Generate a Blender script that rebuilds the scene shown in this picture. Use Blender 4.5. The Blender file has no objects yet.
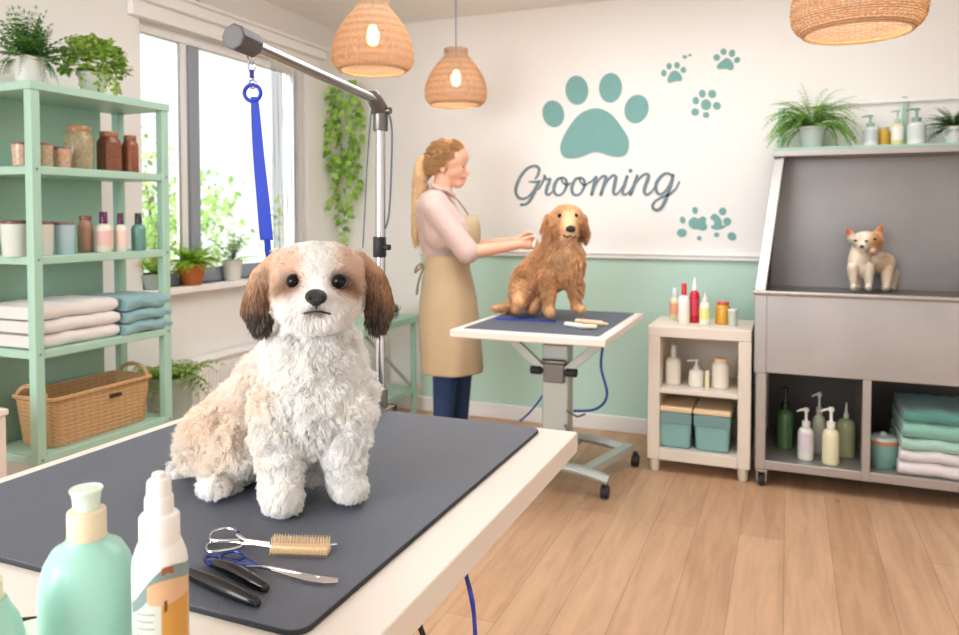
import bpy, bmesh, math, random
import numpy as np
from mathutils import Vector, Matrix, kdtree
random.seed(7)
PI = math.pi
S = bpy.context.scene
COL = S.collection

# ------------------------------------------------------------------ camera
FPX, YAW, PITCH, HCAM = 750.0, math.radians(22.4), math.radians(-2.0), 1.30
cam_data = bpy.data.cameras.new('camera')
cam = bpy.data.objects.new('camera', cam_data); COL.objects.link(cam)
cam.location = (0, 0, HCAM)
cam.rotation_euler = (PI/2 + PITCH, 0, YAW)
cam_data.sensor_width = 36.0
cam_data.lens = 36.0 * FPX / 959.0
cam_data.shift_y = -(317.5 - 241.7) / 959.0
cam_data.clip_start = 0.05
cam_data.dof.use_dof = True
cam_data.dof.focus_distance = 1.14
cam_data.dof.aperture_fstop = 6.5
S.camera = cam

# ------------------------------------------------------------------ world, light, exposure
W = bpy.data.worlds.new('world'); S.world = W; W.use_nodes = True
wn = W.node_tree.nodes; wl = W.node_tree.links
bgn = wn['Background']
tc = wn.new('ShaderNodeTexCoord'); sx = wn.new('ShaderNodeSeparateXYZ'); rp = wn.new('ShaderNodeValToRGB')
wl.new(tc.outputs['Generated'], sx.inputs[0]); mz = wn.new('ShaderNodeMath'); mz.operation = 'MULTIPLY_ADD'; mz.inputs[1].default_value = 0.5; mz.inputs[2].default_value = 0.5
wl.new(sx.outputs['Z'], mz.inputs[0]); wl.new(mz.outputs[0], rp.inputs[0])
rp.color_ramp.elements[0].position = 0.47; rp.color_ramp.elements[0].color = (0.30, 0.28, 0.26, 1)
rp.color_ramp.elements[1].position = 0.95; rp.color_ramp.elements[1].color = (0.84, 0.92, 1.0, 1)
e = rp.color_ramp.elements.new(0.495); e.color = (0.95, 0.97, 1.0, 1)
wl.new(rp.outputs[0], bgn.inputs['Color'])
bgn.inputs['Strength'].default_value = 1.15

def area(name, loc, target, sx_, sy_, power, color):
    l = bpy.data.lights.new(name, 'AREA'); l.shape = 'RECTANGLE'; l.size = sx_; l.size_y = sy_
    l.energy = power; l.color = color
    o = bpy.data.objects.new(name, l); COL.objects.link(o); o.location = loc
    d = Vector(target) - Vector(loc); o.rotation_euler = d.to_track_quat('-Z', 'Y').to_euler()
    return o
area('window_daylight', (-4.6, 3.2, 3.7), (-1.8, 3.1, 1.0), 2.6, 1.6, 420, (0.90, 0.95, 1.0))
area('front_fill_light', (-2.0, -1.7, 1.7), (-0.7, 2.0, 1.0), 2.4, 1.5, 88, (0.93, 0.965, 1.0))  # added fill lamp behind the camera, brightens the front dog
area('ceiling_fill_light', (-0.7, 2.8, 2.565), (-0.7, 2.8, 0), 2.2, 1.6, 40, (0.92, 0.96, 1.0))  # unseen fill lamp added under the ceiling to light the deeper room
sun = bpy.data.lights.new('sun', 'SUN'); sun.energy = 3.2; sun.angle = math.radians(45); sun.color = (1.0, 0.98, 0.95)
so = bpy.data.objects.new('sun', sun); COL.objects.link(so)
so.rotation_euler = Vector((1.0, 0.38, -0.50)).to_track_quat('-Z', 'Y').to_euler()

S.view_settings.view_transform = 'Standard'; S.view_settings.look = 'None'
S.view_settings.gamma = 1; S.view_settings.use_curve_mapping = False
S.view_settings.exposure = 0.32
S.render.engine = 'CYCLES'
S.cycles.use_denoising = True
S.cycles.max_bounces = 8; S.cycles.diffuse_bounces = 5; S.cycles.transparent_max_bounces = 8
S.cycles.caustics_reflective = False; S.cycles.caustics_refractive = False
S.cycles.sample_clamp_indirect = 6

# ------------------------------------------------------------------ picture point -> place
_F = Vector((-math.sin(YAW)*math.cos(PITCH), math.cos(YAW)*math.cos(PITCH), math.sin(PITCH)))
_R = Vector((math.cos(YAW), math.sin(YAW), 0)); _U = _R.cross(_F)
CAM = Vector((0, 0, HCAM))
def ray(x, y): return _F + _R*((x-479.5)/FPX) - _U*((y-241.7)/FPX)
def at(x, y, d): return CAM + ray(x, y)*d
def onz(x, y, z): r = ray(x, y); return CAM + r*((z-HCAM)/r.z)
def ony(x, y, Y): r = ray(x, y); return CAM + r*(Y/r.y)
def onx(x, y, X): r = ray(x, y); return CAM + r*(X/r.x)
def pix(Pn):
    V = Pn - np.array(CAM)[None]; w = V @ np.array(_F)
    return 479.5 + FPX*(V @ np.array(_R))/w, 241.7 - FPX*(V @ np.array(_U))/w, w

# ------------------------------------------------------------------ materials
def srgb(c):
    return tuple(((v/255.0)/12.92 if v/255.0 <= 0.04045 else (((v/255.0)+0.055)/1.055)**2.4) for v in c)
MATS = {}
def mat(name, c, rough=0.5, metal=0.0, noise=0.06, nscale=8.0, bump=0.0, bscale=60.0, alpha=None, trans=0.0, emit=None,
        estr=0.0, attr=False, sss=0.0, translucent=0.0, sheen=0.0, ior=None, coat=0.0, stretch=None):
    m = bpy.data.materials.new(name); m.use_nodes = True; MATS[name] = m
    nt = m.node_tree; n = nt.nodes; l = nt.links; b = n['Principled BSDF']
    lin = srgb(c)
    if attr:
        a = n.new('ShaderNodeAttribute'); a.attribute_name = 'Col'; src = a.outputs['Color']
    else:
        r = n.new('ShaderNodeRGB'); r.outputs[0].default_value = (*lin, 1); src = r.outputs[0]
    co = n.new('ShaderNodeTexCoord'); mp = n.new('ShaderNodeMapping'); l.new(co.outputs['Object'], mp.inputs[0])
    if stretch: mp.inputs['Scale'].default_value = stretch
    if noise:
        t = n.new('ShaderNodeTexNoise'); t.inputs['Scale'].default_value = nscale; t.inputs['Detail'].default_value = 4
        l.new(mp.outputs[0], t.inputs['Vector'])
        mr = n.new('ShaderNodeMapRange'); mr.inputs[3].default_value = 1-noise; mr.inputs[4].default_value = 1+noise*0.6
        l.new(t.outputs[0], mr.inputs[0])
        mx = n.new('ShaderNodeVectorMath'); mx.operation = 'SCALE'; l.new(src, mx.inputs[0]); l.new(mr.outputs[0], mx.inputs['Scale'])
        src = mx.outputs[0]
    l.new(src, b.inputs['Base Color'])
    b.inputs['Roughness'].default_value = rough; b.inputs['Metallic'].default_value = metal
    b.inputs['Transmission Weight'].default_value = trans
    if ior: b.inputs['IOR'].default_value = ior
    if coat: b.inputs['Coat Weight'].default_value = coat; b.inputs['Coat Roughness'].default_value = 0.08
    if alpha is not None: b.inputs['Alpha'].default_value = alpha
    if sheen: b.inputs['Sheen Weight'].default_value = sheen
    if sss: b.inputs['Subsurface Weight'].default_value = sss; b.inputs['Subsurface Radius'].default_value = (0.02, 0.01, 0.006); b.inputs['Subsurface Scale'].default_value = 0.5
    if emit: b.inputs['Emission Color'].default_value = (*srgb(emit), 1); b.inputs['Emission Strength'].default_value = estr
    if bump:
        t = n.new('ShaderNodeTexNoise'); t.inputs['Scale'].default_value = bscale; t.inputs['Detail'].default_value = 3
        l.new(mp.outputs[0], t.inputs['Vector'])
        bp = n.new('ShaderNodeBump'); bp.inputs['Strength'].default_value = bump; bp.inputs['Distance'].default_value = 0.01
        l.new(t.outputs[0], bp.inputs['Height']); l.new(bp.outputs[0], b.inputs['Normal'])
    if translucent:
        tr = n.new('ShaderNodeBsdfTranslucent'); l.new(src, tr.inputs[0]); ms = n.new('ShaderNodeMixShader')
        ms.inputs[0].default_value = translucent; l.new(b.outputs[0], ms.inputs[1]); l.new(tr.outputs[0], ms.inputs[2])
        l.new(ms.outputs[0], n['Material Output'].inputs['Surface'])
    return m

mat('wall_white', (236, 234, 231), 0.9, noise=0.03, nscale=1.5, bump=0.05, bscale=200)
mat('ceiling_white', (240, 236, 232), 0.9, noise=0.02)
mat('trim_white', (240, 238, 236), 0.5, noise=0.02)
mat('mint_paint', (160, 202, 180), 0.5, noise=0.05, nscale=5)
mat('mint_shelf_paint', (166, 202, 183), 0.42, noise=0.05, nscale=6)
mat('teal_paint', (118, 166, 162), 0.7, noise=0.06, nscale=6)
mat('slate_paint', (112, 130, 140), 0.7, noise=0.05)
mat('white_laminate', (232, 224, 214), 0.4, noise=0.05, nscale=5, bump=0.03, bscale=80)
mat('white_metal', (205, 203, 198), 0.38, noise=0.04)
mat('cream_cabinet', (222, 212, 198), 0.5, noise=0.05)
mat('rubber_mat', (96, 102, 114), 0.5, noise=0.34, nscale=420, bump=0.35, bscale=520)
mat('rubber_mat_dark', (84, 92, 106), 0.6, noise=0.1, nscale=90, bump=0.2, bscale=400)
mat('mat_edge', (34, 38, 44), 0.6)
mat('black_rubber', (30, 30, 32), 0.6)
mat('black_gloss', (10, 10, 12), 0.16, noise=0)
mat('chrome', (205, 205, 208), 0.13, 1.0, noise=0.02)
mat('dark_steel', (120, 116, 112), 0.35, 0.8, noise=0.05)
mat('blue_steel', (50, 70, 140), 0.25, 0.8, noise=0.05)
mat('tub_steel', (186, 184, 183), 0.38, 0.95, noise=0.28, nscale=2.2, bump=0.3, bscale=3)
mat('steel', (150, 147, 145), 0.42, 1.0, noise=0.28, nscale=2.5, bump=0.3, bscale=3)
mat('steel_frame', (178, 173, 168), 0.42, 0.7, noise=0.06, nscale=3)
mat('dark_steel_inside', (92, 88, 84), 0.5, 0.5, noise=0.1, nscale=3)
mat('grey_metal', (186, 194, 190), 0.4, 0.25, noise=0.05)
mat('grey_plastic', (92, 90, 92), 0.5, noise=0.1, nscale=60)
mat('window_grey', (150, 156, 168), 0.5, noise=0.04)
mat('jar_contents', (255, 255, 255), 0.18, noise=0.6, nscale=75, attr=True)
mat('blue_webbing', (18, 56, 180), 0.55, noise=0.1, nscale=200, bump=0.2, bscale=700)
mat('blue_cable', (30, 66, 150), 0.5)
mat('grey_cable', (95, 105, 125), 0.5)
mat('terracotta', (196, 112, 62), 0.8, noise=0.12, nscale=12)
mat('pot_white', (226, 226, 222), 0.35, noise=0.04)
mat('pot_grey', (170, 182, 176), 0.6, noise=0.1)
mat('soil', (60, 44, 34), 0.95, noise=0.3, nscale=60)
mat('leaf', (90, 150, 60), 0.5, noise=0.1, nscale=30, attr=True, translucent=0.5)
mat('painted', (255, 255, 255), 0.45, noise=0.05, nscale=20, attr=True)
mat('glossy_paint', (255, 255, 255), 0.25, noise=0.03, nscale=20, attr=True)
mat('cloth', (255, 255, 255), 0.95, noise=0.08, nscale=90, attr=True, bump=0.6, bscale=260, sheen=0.4)
mat('wood_beige', (228, 202, 164), 0.55, noise=0.12, nscale=9, stretch=(1, 8, 8))
mat('bulb_glass', (255, 225, 180), 0.2, emit=(255, 196, 120), estr=16, noise=0)
mat('glass', (250, 252, 252), 0.02, trans=1.0, ior=1.45, noise=0)
mat('sheer', (252, 252, 252), 0.9, noise=0.0, translucent=0.97)
_n = MATS['sheer'].node_tree; _o = _n.nodes['Material Output']; _s = _o.inputs['Surface'].links[0].from_socket
_t = _n.nodes.new('ShaderNodeBsdfTransparent'); _m = _n.nodes.new('ShaderNodeMixShader'); _m.inputs[0].default_value = 0.45
_n.links.new(_t.outputs[0], _m.inputs[1]); _n.links.new(_s, _m.inputs[2]); _n.links.new(_m.outputs[0], _o.inputs['Surface'])
mat('skin', (226, 172, 144), 0.5, noise=0.04, nscale=14, sss=0.12)
mat('blonde_hair', (214, 172, 122), 0.45, noise=0.12, nscale=30)
mat('shirt_cloth', (206, 180, 172), 0.9, noise=0.05, nscale=14, bump=0.5, bscale=24, sheen=0.2)
mat('apron_cloth', (190, 166, 132), 0.9, noise=0.06, nscale=10, bump=0.3, bscale=22, sheen=0.1)
mat('denim', (34, 58, 96), 0.85, noise=0.2, nscale=22, bump=0.3, bscale=40)
mat('hair_strand', (255, 255, 255), 0.6, noise=0, attr=True, translucent=0.38)
mat('fur_skin', (255, 255, 255), 0.8, noise=0.03, attr=True)
mat('eye_dark', (12, 8, 7), 0.05, noise=0, ior=1.3)
mat('nose_black', (18, 16, 17), 0.28, noise=0.1, bump=0.5, bscale=500)
mat('lip_dark', (52, 38, 36), 0.5)
mat('lips', (196, 110, 100), 0.5)
mat('amber', (206, 150, 62), 0.25, noise=0.05, sss=0.1)
mat('mint_plastic', (160, 214, 198), 0.3, noise=0.02, sss=0.15)
mat('cream_plastic', (226, 212, 182), 0.4, noise=0.02, sss=0.1)
mat('frost_plastic', (214, 232, 220), 0.3, noise=0.02, sss=0.3)
mat('white_plastic', (238, 236, 232), 0.35, noise=0.02, sss=0.1)

def wood_floor():
    m = bpy.data.materials.new('oak_floor'); m.use_nodes = True; MATS['oak_floor'] = m
    nt = m.node_tree; n = nt.nodes; l = nt.links; b = n['Principled BSDF']
    co = n.new('ShaderNodeTexCoord'); mp = n.new('ShaderNodeMapping'); mp.inputs['Rotation'].default_value = (0, 0, PI/2)
    l.new(co.outputs['Object'], mp.inputs[0])
    br = n.new('ShaderNodeTexBrick'); br.inputs['Scale'].default_value = 1.0
    br.inputs['Brick Width'].default_value = 1.6; br.inputs['Row Height'].default_value = 0.17
    br.inputs['Mortar Size'].default_value = 0.0016; br.inputs['Mortar Smooth'].default_value = 0.4
    br.inputs['Color1'].default_value = (*srgb((208, 172, 140)), 1); br.inputs['Color2'].default_value = (*srgb((194, 156, 124)), 1)
    br.inputs['Mortar'].default_value = (*srgb((166, 130, 100)), 1); br.offset = 0.37
    l.new(mp.outputs[0], br.inputs['Vector'])
    m2 = n.new('ShaderNodeMapping'); m2.inputs['Scale'].default_value = (9, 0.9, 1); l.new(co.outputs['Object'], m2.inputs[0])
    ns = n.new('ShaderNodeTexNoise'); ns.inputs['Scale'].default_value = 2.2; ns.inputs['Detail'].default_value = 7; ns.inputs['Roughness'].default_value = 0.62
    ns.inputs['Distortion'].default_value = 0.6
    l.new(m2.outputs[0], ns.inputs['Vector'])
    cr = n.new('ShaderNodeValToRGB'); cr.color_ramp.elements[0].position = 0.3; cr.color_ramp.elements[0].color = (0.80, 0.74, 0.69, 1)
    cr.color_ramp.elements[1].position = 0.62; cr.color_ramp.elements[1].color = (1.05, 1.03, 1.0, 1)
    l.new(ns.outputs[0], cr.inputs[0])
    mx = n.new('ShaderNodeMix'); mx.data_type = 'RGBA'; mx.blend_type = 'MULTIPLY'; mx.inputs[0].default_value = 1
    l.new(br.outputs['Color'], mx.inputs[6]); l.new(cr.outputs[0], mx.inputs[7])
    # knots
    vo = n.new('ShaderNodeTexVoronoi'); vo.inputs['Scale'].default_value = 2.6; m3 = n.new('ShaderNodeMapping'); m3.inputs['Scale'].default_value = (1.3, 0.6, 1)
    l.new(co.outputs['Object'], m3.inputs[0]); l.new(m3.outputs[0], vo.inputs['Vector'])
    kr = n.new('ShaderNodeValToRGB'); kr.color_ramp.elements[0].position = 0.015; kr.color_ramp.elements[0].color = (0.45, 0.34, 0.26, 1)
    kr.color_ramp.elements[1].position = 0.06; kr.color_ramp.elements[1].color = (1, 1, 1, 1); l.new(vo.outputs['Distance'], kr.inputs[0])
    mk = n.new('ShaderNodeMix'); mk.data_type = 'RGBA'; mk.blend_type = 'MULTIPLY'; mk.inputs[0].default_value = 0.8
    l.new(mx.outputs[2], mk.inputs[6]); l.new(kr.outputs[0], mk.inputs[7])
    l.new(mk.outputs[2], b.inputs['Base Color']); b.inputs['Roughness'].default_value = 0.42
    bp = n.new('ShaderNodeBump'); bp.inputs['Strength'].default_value = 0.15; bp.inputs['Distance'].default_value = 0.004
    l.new(ns.outputs[0], bp.inputs['Height']); l.new(bp.outputs[0], b.inputs['Normal'])
wood_floor()

def wicker_mat(name, c1, c2, sc, translucent=0.0):
    m = bpy.data.materials.new(name); m.use_nodes = True; MATS[name] = m
    nt = m.node_tree; n = nt.nodes; l = nt.links; b = n['Principled BSDF']
    co = n.new('ShaderNodeTexCoord')
    w1 = n.new('ShaderNodeTexWave'); w1.bands_direction = 'Z'; w1.inputs['Scale'].default_value = sc; w1.inputs['Distortion'].default_value = 1.2; w1.inputs['Detail Scale'].default_value = 3
    l.new(co.outputs['Object'], w1.inputs[0])
    w2 = n.new('ShaderNodeTexWave'); w2.bands_direction = 'DIAGONAL'; w2.inputs['Scale'].default_value = sc*0.45; w2.inputs['Distortion'].default_value = 2.0
    m2 = n.new('ShaderNodeMapping'); m2.inputs['Scale'].default_value = (1, 1, 0.02); l.new(co.outputs['Object'], m2.inputs[0]); l.new(m2.outputs[0], w2.inputs[0])
    ml = n.new('ShaderNodeMath'); ml.operation = 'MULTIPLY_ADD'; ml.inputs[1].default_value = 0.15; l.new(w2.outputs['Fac'], ml.inputs[0]); l.new(w1.outputs['Fac'], ml.inputs[2])
    cr = n.new('ShaderNodeValToRGB'); cr.color_ramp.elements[0].position = 0.1; cr.color_ramp.elements[0].color = (*srgb(c2), 1)
    cr.color_ramp.elements[1].position = 0.8; cr.color_ramp.elements[1].color = (*srgb(c1), 1); l.new(ml.outputs[0], cr.inputs[0])
    l.new(cr.outputs[0], b.inputs['Base Color']); b.inputs['Roughness'].default_value = 0.65
    bp = n.new('ShaderNodeBump'); bp.inputs['Strength'].default_value = 0.6; bp.inputs['Distance'].default_value = 0.004
    l.new(ml.outputs[0], bp.inputs['Height']); l.new(bp.outputs[0], b.inputs['Normal'])
    if translucent:
        tr = n.new('ShaderNodeBsdfTranslucent'); l.new(cr.outputs[0], tr.inputs[0]); ms = n.new('ShaderNodeMixShader'); ms.inputs[0].default_value = translucent
        l.new(b.outputs[0], ms.inputs[1]); l.new(tr.outputs[0], ms.inputs[2]); l.new(ms.outputs[0], n['Material Output'].inputs['Surface'])
wicker_mat('wicker', (224, 186, 136), (162, 118, 74), 42)
wicker_mat('rattan', (232, 208, 178), (184, 148, 112), 55, 0.5)

def back_wall_mat():
    m = mat('wall_two_tone', (238, 235, 231), 0.85, noise=0.025, nscale=1.5, bump=0.04, bscale=200)
    nt = m.node_tree; n = nt.nodes; l = nt.links; b = n['Principled BSDF']
    co = n.new('ShaderNodeTexCoord'); s = n.new('ShaderNodeSeparateXYZ'); l.new(co.outputs['Object'], s.inputs[0])
    a = n.new('ShaderNodeMath'); a.operation = 'LESS_THAN'; a.inputs[1].default_value = 1.05; l.new(s.outputs['Z'], a.inputs[0])
    c = n.new('ShaderNodeMath'); c.operation = 'GREATER_THAN'; c.inputs[1].default_value = -2.26; l.new(s.outputs['X'], c.inputs[0])
    d = n.new('ShaderNodeMath'); d.operation = 'MULTIPLY'; l.new(a.outputs[0], d.inputs[0]); l.new(c.outputs[0], d.inputs[1])
    mx = n.new('ShaderNodeMix'); mx.data_type = 'RGBA'; l.new(d.outputs[0], mx.inputs[0])
    src = b.inputs['Base Color'].links[0].from_socket
    l.new(src, mx.inputs[6]); mx.inputs[7].default_value = (*srgb((190, 220, 205)), 1); l.new(mx.outputs[2], b.inputs['Base Color'])
back_wall_mat()

# ------------------------------------------------------------------ mesh helpers
def L3(c): return srgb(c)
class M:
    """collects shapes and links them as ONE mesh object"""
    def __init__(s): s.v = []; s.f = []; s.m = []; s.c = []; s.mi = 0; s.col = (1, 1, 1)
    def add(s, vs, fs):
        o = len(s.v); s.v += [tuple(p) for p in vs]
        for f in fs: s.f.append(tuple(o+i for i in f)); s.m.append(s.mi); s.c.append(s.col)
        return s
    def box(s, a, b):
        x0, y0, z0 = a; x1, y1, z1 = b
        return s.add([(x0,y0,z0),(x1,y0,z0),(x1,y1,z0),(x0,y1,z0),(x0,y0,z1),(x1,y0,z1),(x1,y1,z1),(x0,y1,z1)],
                     [(0,3,2,1),(4,5,6,7),(0,1,5,4),(1,2,6,5),(2,3,7,6),(3,0,4,7)])
    def lathe(s, prof, c=(0,0,0), n=28, sx=1, sy=1, cap=True):
        vs = []; fs = []
        for r, z in prof:
            for k in range(n):
                a = 2*PI*k/n; vs.append((c[0]+r*sx*math.cos(a), c[1]+r*sy*math.sin(a), c[2]+z))
        for i in range(len(prof)-1):
            for k in range(n):
                k2 = (k+1) % n; fs.append((i*n+k, i*n+k2, (i+1)*n+k2, (i+1)*n+k))
        if cap: fs.append(tuple(reversed(range(n)))); fs.append(tuple(range((len(prof)-1)*n, len(prof)*n)))
        return s.add(vs, fs)
    def tube(s, pts, r, n=10, closed=False, flat=None):
        pts = [Vector(p) for p in pts]; N = len(pts); vs = []; fs = []
        rr = r if isinstance(r, (list, tuple)) else [r]*N
        up = None
        for i, p in enumerate(pts):
            if closed: t = pts[(i+1) % N]-pts[i-1]
            else: t = pts[min(i+1, N-1)]-pts[max(i-1, 0)]
            t.normalize()
            if up is None:
                up = Vector((0,0,1)) if abs(t.z) < 0.9 else Vector((1,0,0))
            a = t.cross(up)
            if a.length < 1e-5: a = t.cross(Vector((1,0.3,0)))
            a.normalize(); b = a.cross(t); up = b
            fl = flat if flat else 1.0
            for k in range(n):
                q = 2*PI*k/n; vs.append(p + a*(math.cos(q)*rr[i]) + b*(math.sin(q)*rr[i]*fl))
        for i in range(N if closed else N-1):
            j = (i+1) % N
            for k in range(n):
                k2 = (k+1) % n; fs.append((i*n+k, i*n+k2, j*n+k2, j*n+k))
        if not closed: fs.append(tuple(reversed(range(n)))); fs.append(tuple(range((N-1)*n, N*n)))
        return s.add(vs, fs)
    def bar(s, a, b, w, h=None):
        """rectangular bar between two points"""
        a = Vector(a); b = Vector(b); h = h or w; t = (b-a).normalized()
        up = Vector((0,0,1)) if abs(t.z) < 0.95 else Vector((0,1,0))
        x = t.cross(up).normalized()*(w/2); y = x.cross(t).normalized()*(h/2)
        vs = [a-x-y, a+x-y, a+x+y, a-x+y, b-x-y, b+x-y, b+x+y, b-x+y]
        return s.add(vs, [(0,1,2,3),(7,6,5,4),(0,4,5,1),(1,5,6,2),(2,6,7,3),(3,7,4,0)])
    def ell(s, c, r, n=16, m=10, rot=None):
        vs = []; fs = []; R = rot if rot is not None else Matrix.Identity(3); c = Vector(c)
        if not isinstance(r, (tuple, list)): r = (r, r, r)
        for i in range(1, m):
            th = PI*i/m
            for k in range(n):
                a = 2*PI*k/n
                vs.append(c + R @ Vector((r[0]*math.sin(th)*math.cos(a), r[1]*math.sin(th)*math.sin(a), r[2]*math.cos(th))))
        T = len(vs); vs.append(c + R @ Vector((0,0,r[2]))); vs.append(c + R @ Vector((0,0,-r[2])))
        for i in range(m-2):
            for k in range(n):
                k2 = (k+1) % n; fs.append((i*n+k, (i+1)*n+k, (i+1)*n+k2, i*n+k2))
        for k in range(n):
            k2 = (k+1) % n; fs.append((T, k, k2)); fs.append((T+1, (m-2)*n+k2, (m-2)*n+k))
        return s.add(vs, fs)
    def cap(s, a, b, r0, r1, n=14):
        """tapered capsule"""
        a = Vector(a); b = Vector(b); t = (b-a); Ln = t.length; t.normalize(); pts = []; rs = []
        for i in range(1, 6): q = PI/2*i/6; pts.append(a - t*(r0*math.cos(q))); rs.append(r0*math.sin(q))
        for i in range(7): u = i/6; pts.append(a + t*(Ln*u)); rs.append(r0+(r1-r0)*u)
        for i in range(5, 0, -1): q = PI/2*i/6; pts.append(b + t*(r1*math.cos(q))); rs.append(r1*math.sin(q))
        return s.tube(pts, rs, n)
    def prism(s, poly, z0, z1, plane='xy'):
        n = len(poly)
        def q(p, z): return (p[0], p[1], z) if plane == 'xy' else ((p[0], z, p[1]) if plane == 'xz' else (z, p[0], p[1]))
        vs = [q(p, z0) for p in poly] + [q(p, z1) for p in poly]
        fs = [tuple(reversed(range(n))), tuple(range(n, 2*n))] + [(k, (k+1) % n, n+(k+1) % n, n+k) for k in range(n)]
        return s.add(vs, fs)
    def obj(s, name, mats, parent=None, smooth=True, bevel=0, sub=0, world=True, seg=2, rot=None):
        me = bpy.data.meshes.new(name)
        off = Vector(parent_loc(parent)) if (parent is not None and world) else Vector((0,0,0))
        me.from_pydata([tuple(Vector(p)-off) for p in s.v], [], s.f)
        for mm in ([mats] if isinstance(mats, str) else mats): me.materials.append(MATS[mm])
        me.polygons.foreach_set('material_index', s.m)
        if any(c != (1, 1, 1) for c in s.c):
            at_ = me.attributes.new('Col', 'FLOAT_COLOR', 'CORNER'); buf = []
            for p, c in zip(me.polygons, s.c): buf += [c[0], c[1], c[2], 1.0]*p.loop_total
            at_.data.foreach_set('color', buf)
        bm = bmesh.new(); bm.from_mesh(me); bmesh.ops.recalc_face_normals(bm, faces=bm.faces); bm.to_mesh(me); bm.free()
        o = bpy.data.objects.new(name, me); COL.objects.link(o)
        if smooth:
            me.polygons.foreach_set('use_smooth', [True]*len(me.polygons))
            try: me.set_sharp_from_angle(angle=math.radians(38))
            except Exception: pass
        if bevel:
            bv = o.modifiers.new('bevel', 'BEVEL'); bv.width = bevel; bv.segments = seg; bv.limit_method = 'ANGLE'; bv.angle_limit = math.radians(35)
        if sub:
            sb = o.modifiers.new('sub', 'SUBSURF'); sb.levels = sub; sb.render_levels = sub
        if parent is not None: o.parent = parent
        return o
def parent_loc(p):
    v = Vector(p.location)
    while p.parent: p = p.parent; v += p.location
    return v
def tag(o, label=None, cat=None, group=None, kind=None):
    if label: o['label'] = label
    if cat: o['category'] = cat
    if group: o['group'] = group
    if kind: o['kind'] = kind
    return o
def thing(name, label, cat, loc, group=None, rz=0):
    o = bpy.data.objects.new(name, None); COL.objects.link(o); o.location = loc; o.rotation_euler = (0, 0, rz); o.empty_display_size = 0.05
    return tag(o, label, cat, group)
def children(o): return [c for c in bpy.data.objects if c.parent == o]
def copy_tree(o, parent=None):
    c = o.copy(); COL.objects.link(c)
    if parent is not None: c.parent = parent
    for ch in children(o): copy_tree(ch, c)
    return c
def struct(o): o['kind'] = 'structure'; return o
def spline(pts, n=8, closed=False):
    """catmull-rom through tuples of any length"""
    P_ = [np.array(p, float) for p in pts]; N = len(P_); out = []
    for i in range(N if closed else N-1):
        p0 = P_[(i-1) % N] if closed else P_[max(i-1, 0)]; p1 = P_[i]; p2 = P_[(i+1) % N]; p3 = P_[(i+2) % N] if closed else P_[min(i+2, N-1)]
        for k in range(n):
            t = k/n; out.append(0.5*((2*p1)+(-p0+p2)*t+(2*p0-5*p1+4*p2-p3)*t*t+(-p0+3*p1-3*p2+p3)*t**3))
    if not closed: out.append(P_[-1])
    return [tuple(p) for p in out]

def remesh(m, voxel, name, mats, parent=None, smooth=6, colfn=None, factor=0.5):
    """union of blobs -> one continuous skin"""
    me = bpy.data.meshes.new('tmp'); me.from_pydata([tuple(p) for p in m.v], [], m.f)
    o = bpy.data.objects.new('tmp', me); COL.objects.link(o)
    r = o.modifiers.new('r', 'REMESH'); r.mode = 'VOXEL'; r.voxel_size = voxel
    sm = o.modifiers.new('s', 'SMOOTH'); sm.iterations = smooth; sm.factor = factor
    bpy.context.view_layer.update()
    ev = o.evaluated_get(bpy.context.evaluated_depsgraph_get())
    nm = bpy.data.meshes.new_from_object(ev)
    bpy.data.objects.remove(o); bpy.data.meshes.remove(me)
    nm.name = name
    nm.polygons.foreach_set('use_smooth', [True]*len(nm.polygons))
    nm.materials.clear()
    for mm in ([mats] if isinstance(mats, str) else mats): nm.materials.append(MATS[mm])
    P_ = np.empty(len(nm.vertices)*3); nm.vertices.foreach_get('co', P_); P_ = P_.reshape(-1, 3)
    if colfn is not None:
        c = colfn(P_); a = nm.attributes.new('Col', 'FLOAT_COLOR', 'POINT')
        a.data.foreach_set('color', np.concatenate([c, np.ones((len(c), 1))], 1).astype(np.float32).ravel())
    if parent is not None:
        P_ = P_ - np.array(parent_loc(parent))[None]; nm.vertices.foreach_set('co', P_.ravel())
    ob = bpy.data.objects.new(name, nm); COL.objects.link(ob)
    if parent is not None: ob.parent = parent
    return ob

rng = np.random.default_rng(5)
_nd = rng.normal(size=(3, 9, 3)); _np = rng.uniform(0, 6.28, (3, 9))
def vnoise(P_, sc):
    out = np.zeros_like(P_)
    for a in range(3):
        for k in range(9): out[:, a] += np.sin((P_ @ _nd[a, k])*sc*(0.6+0.12*k) + _np[a, k])
    return out/3.0
def nrm(v): return v/np.maximum(np.linalg.norm(v, axis=1, keepdims=True), 1e-9)

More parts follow.
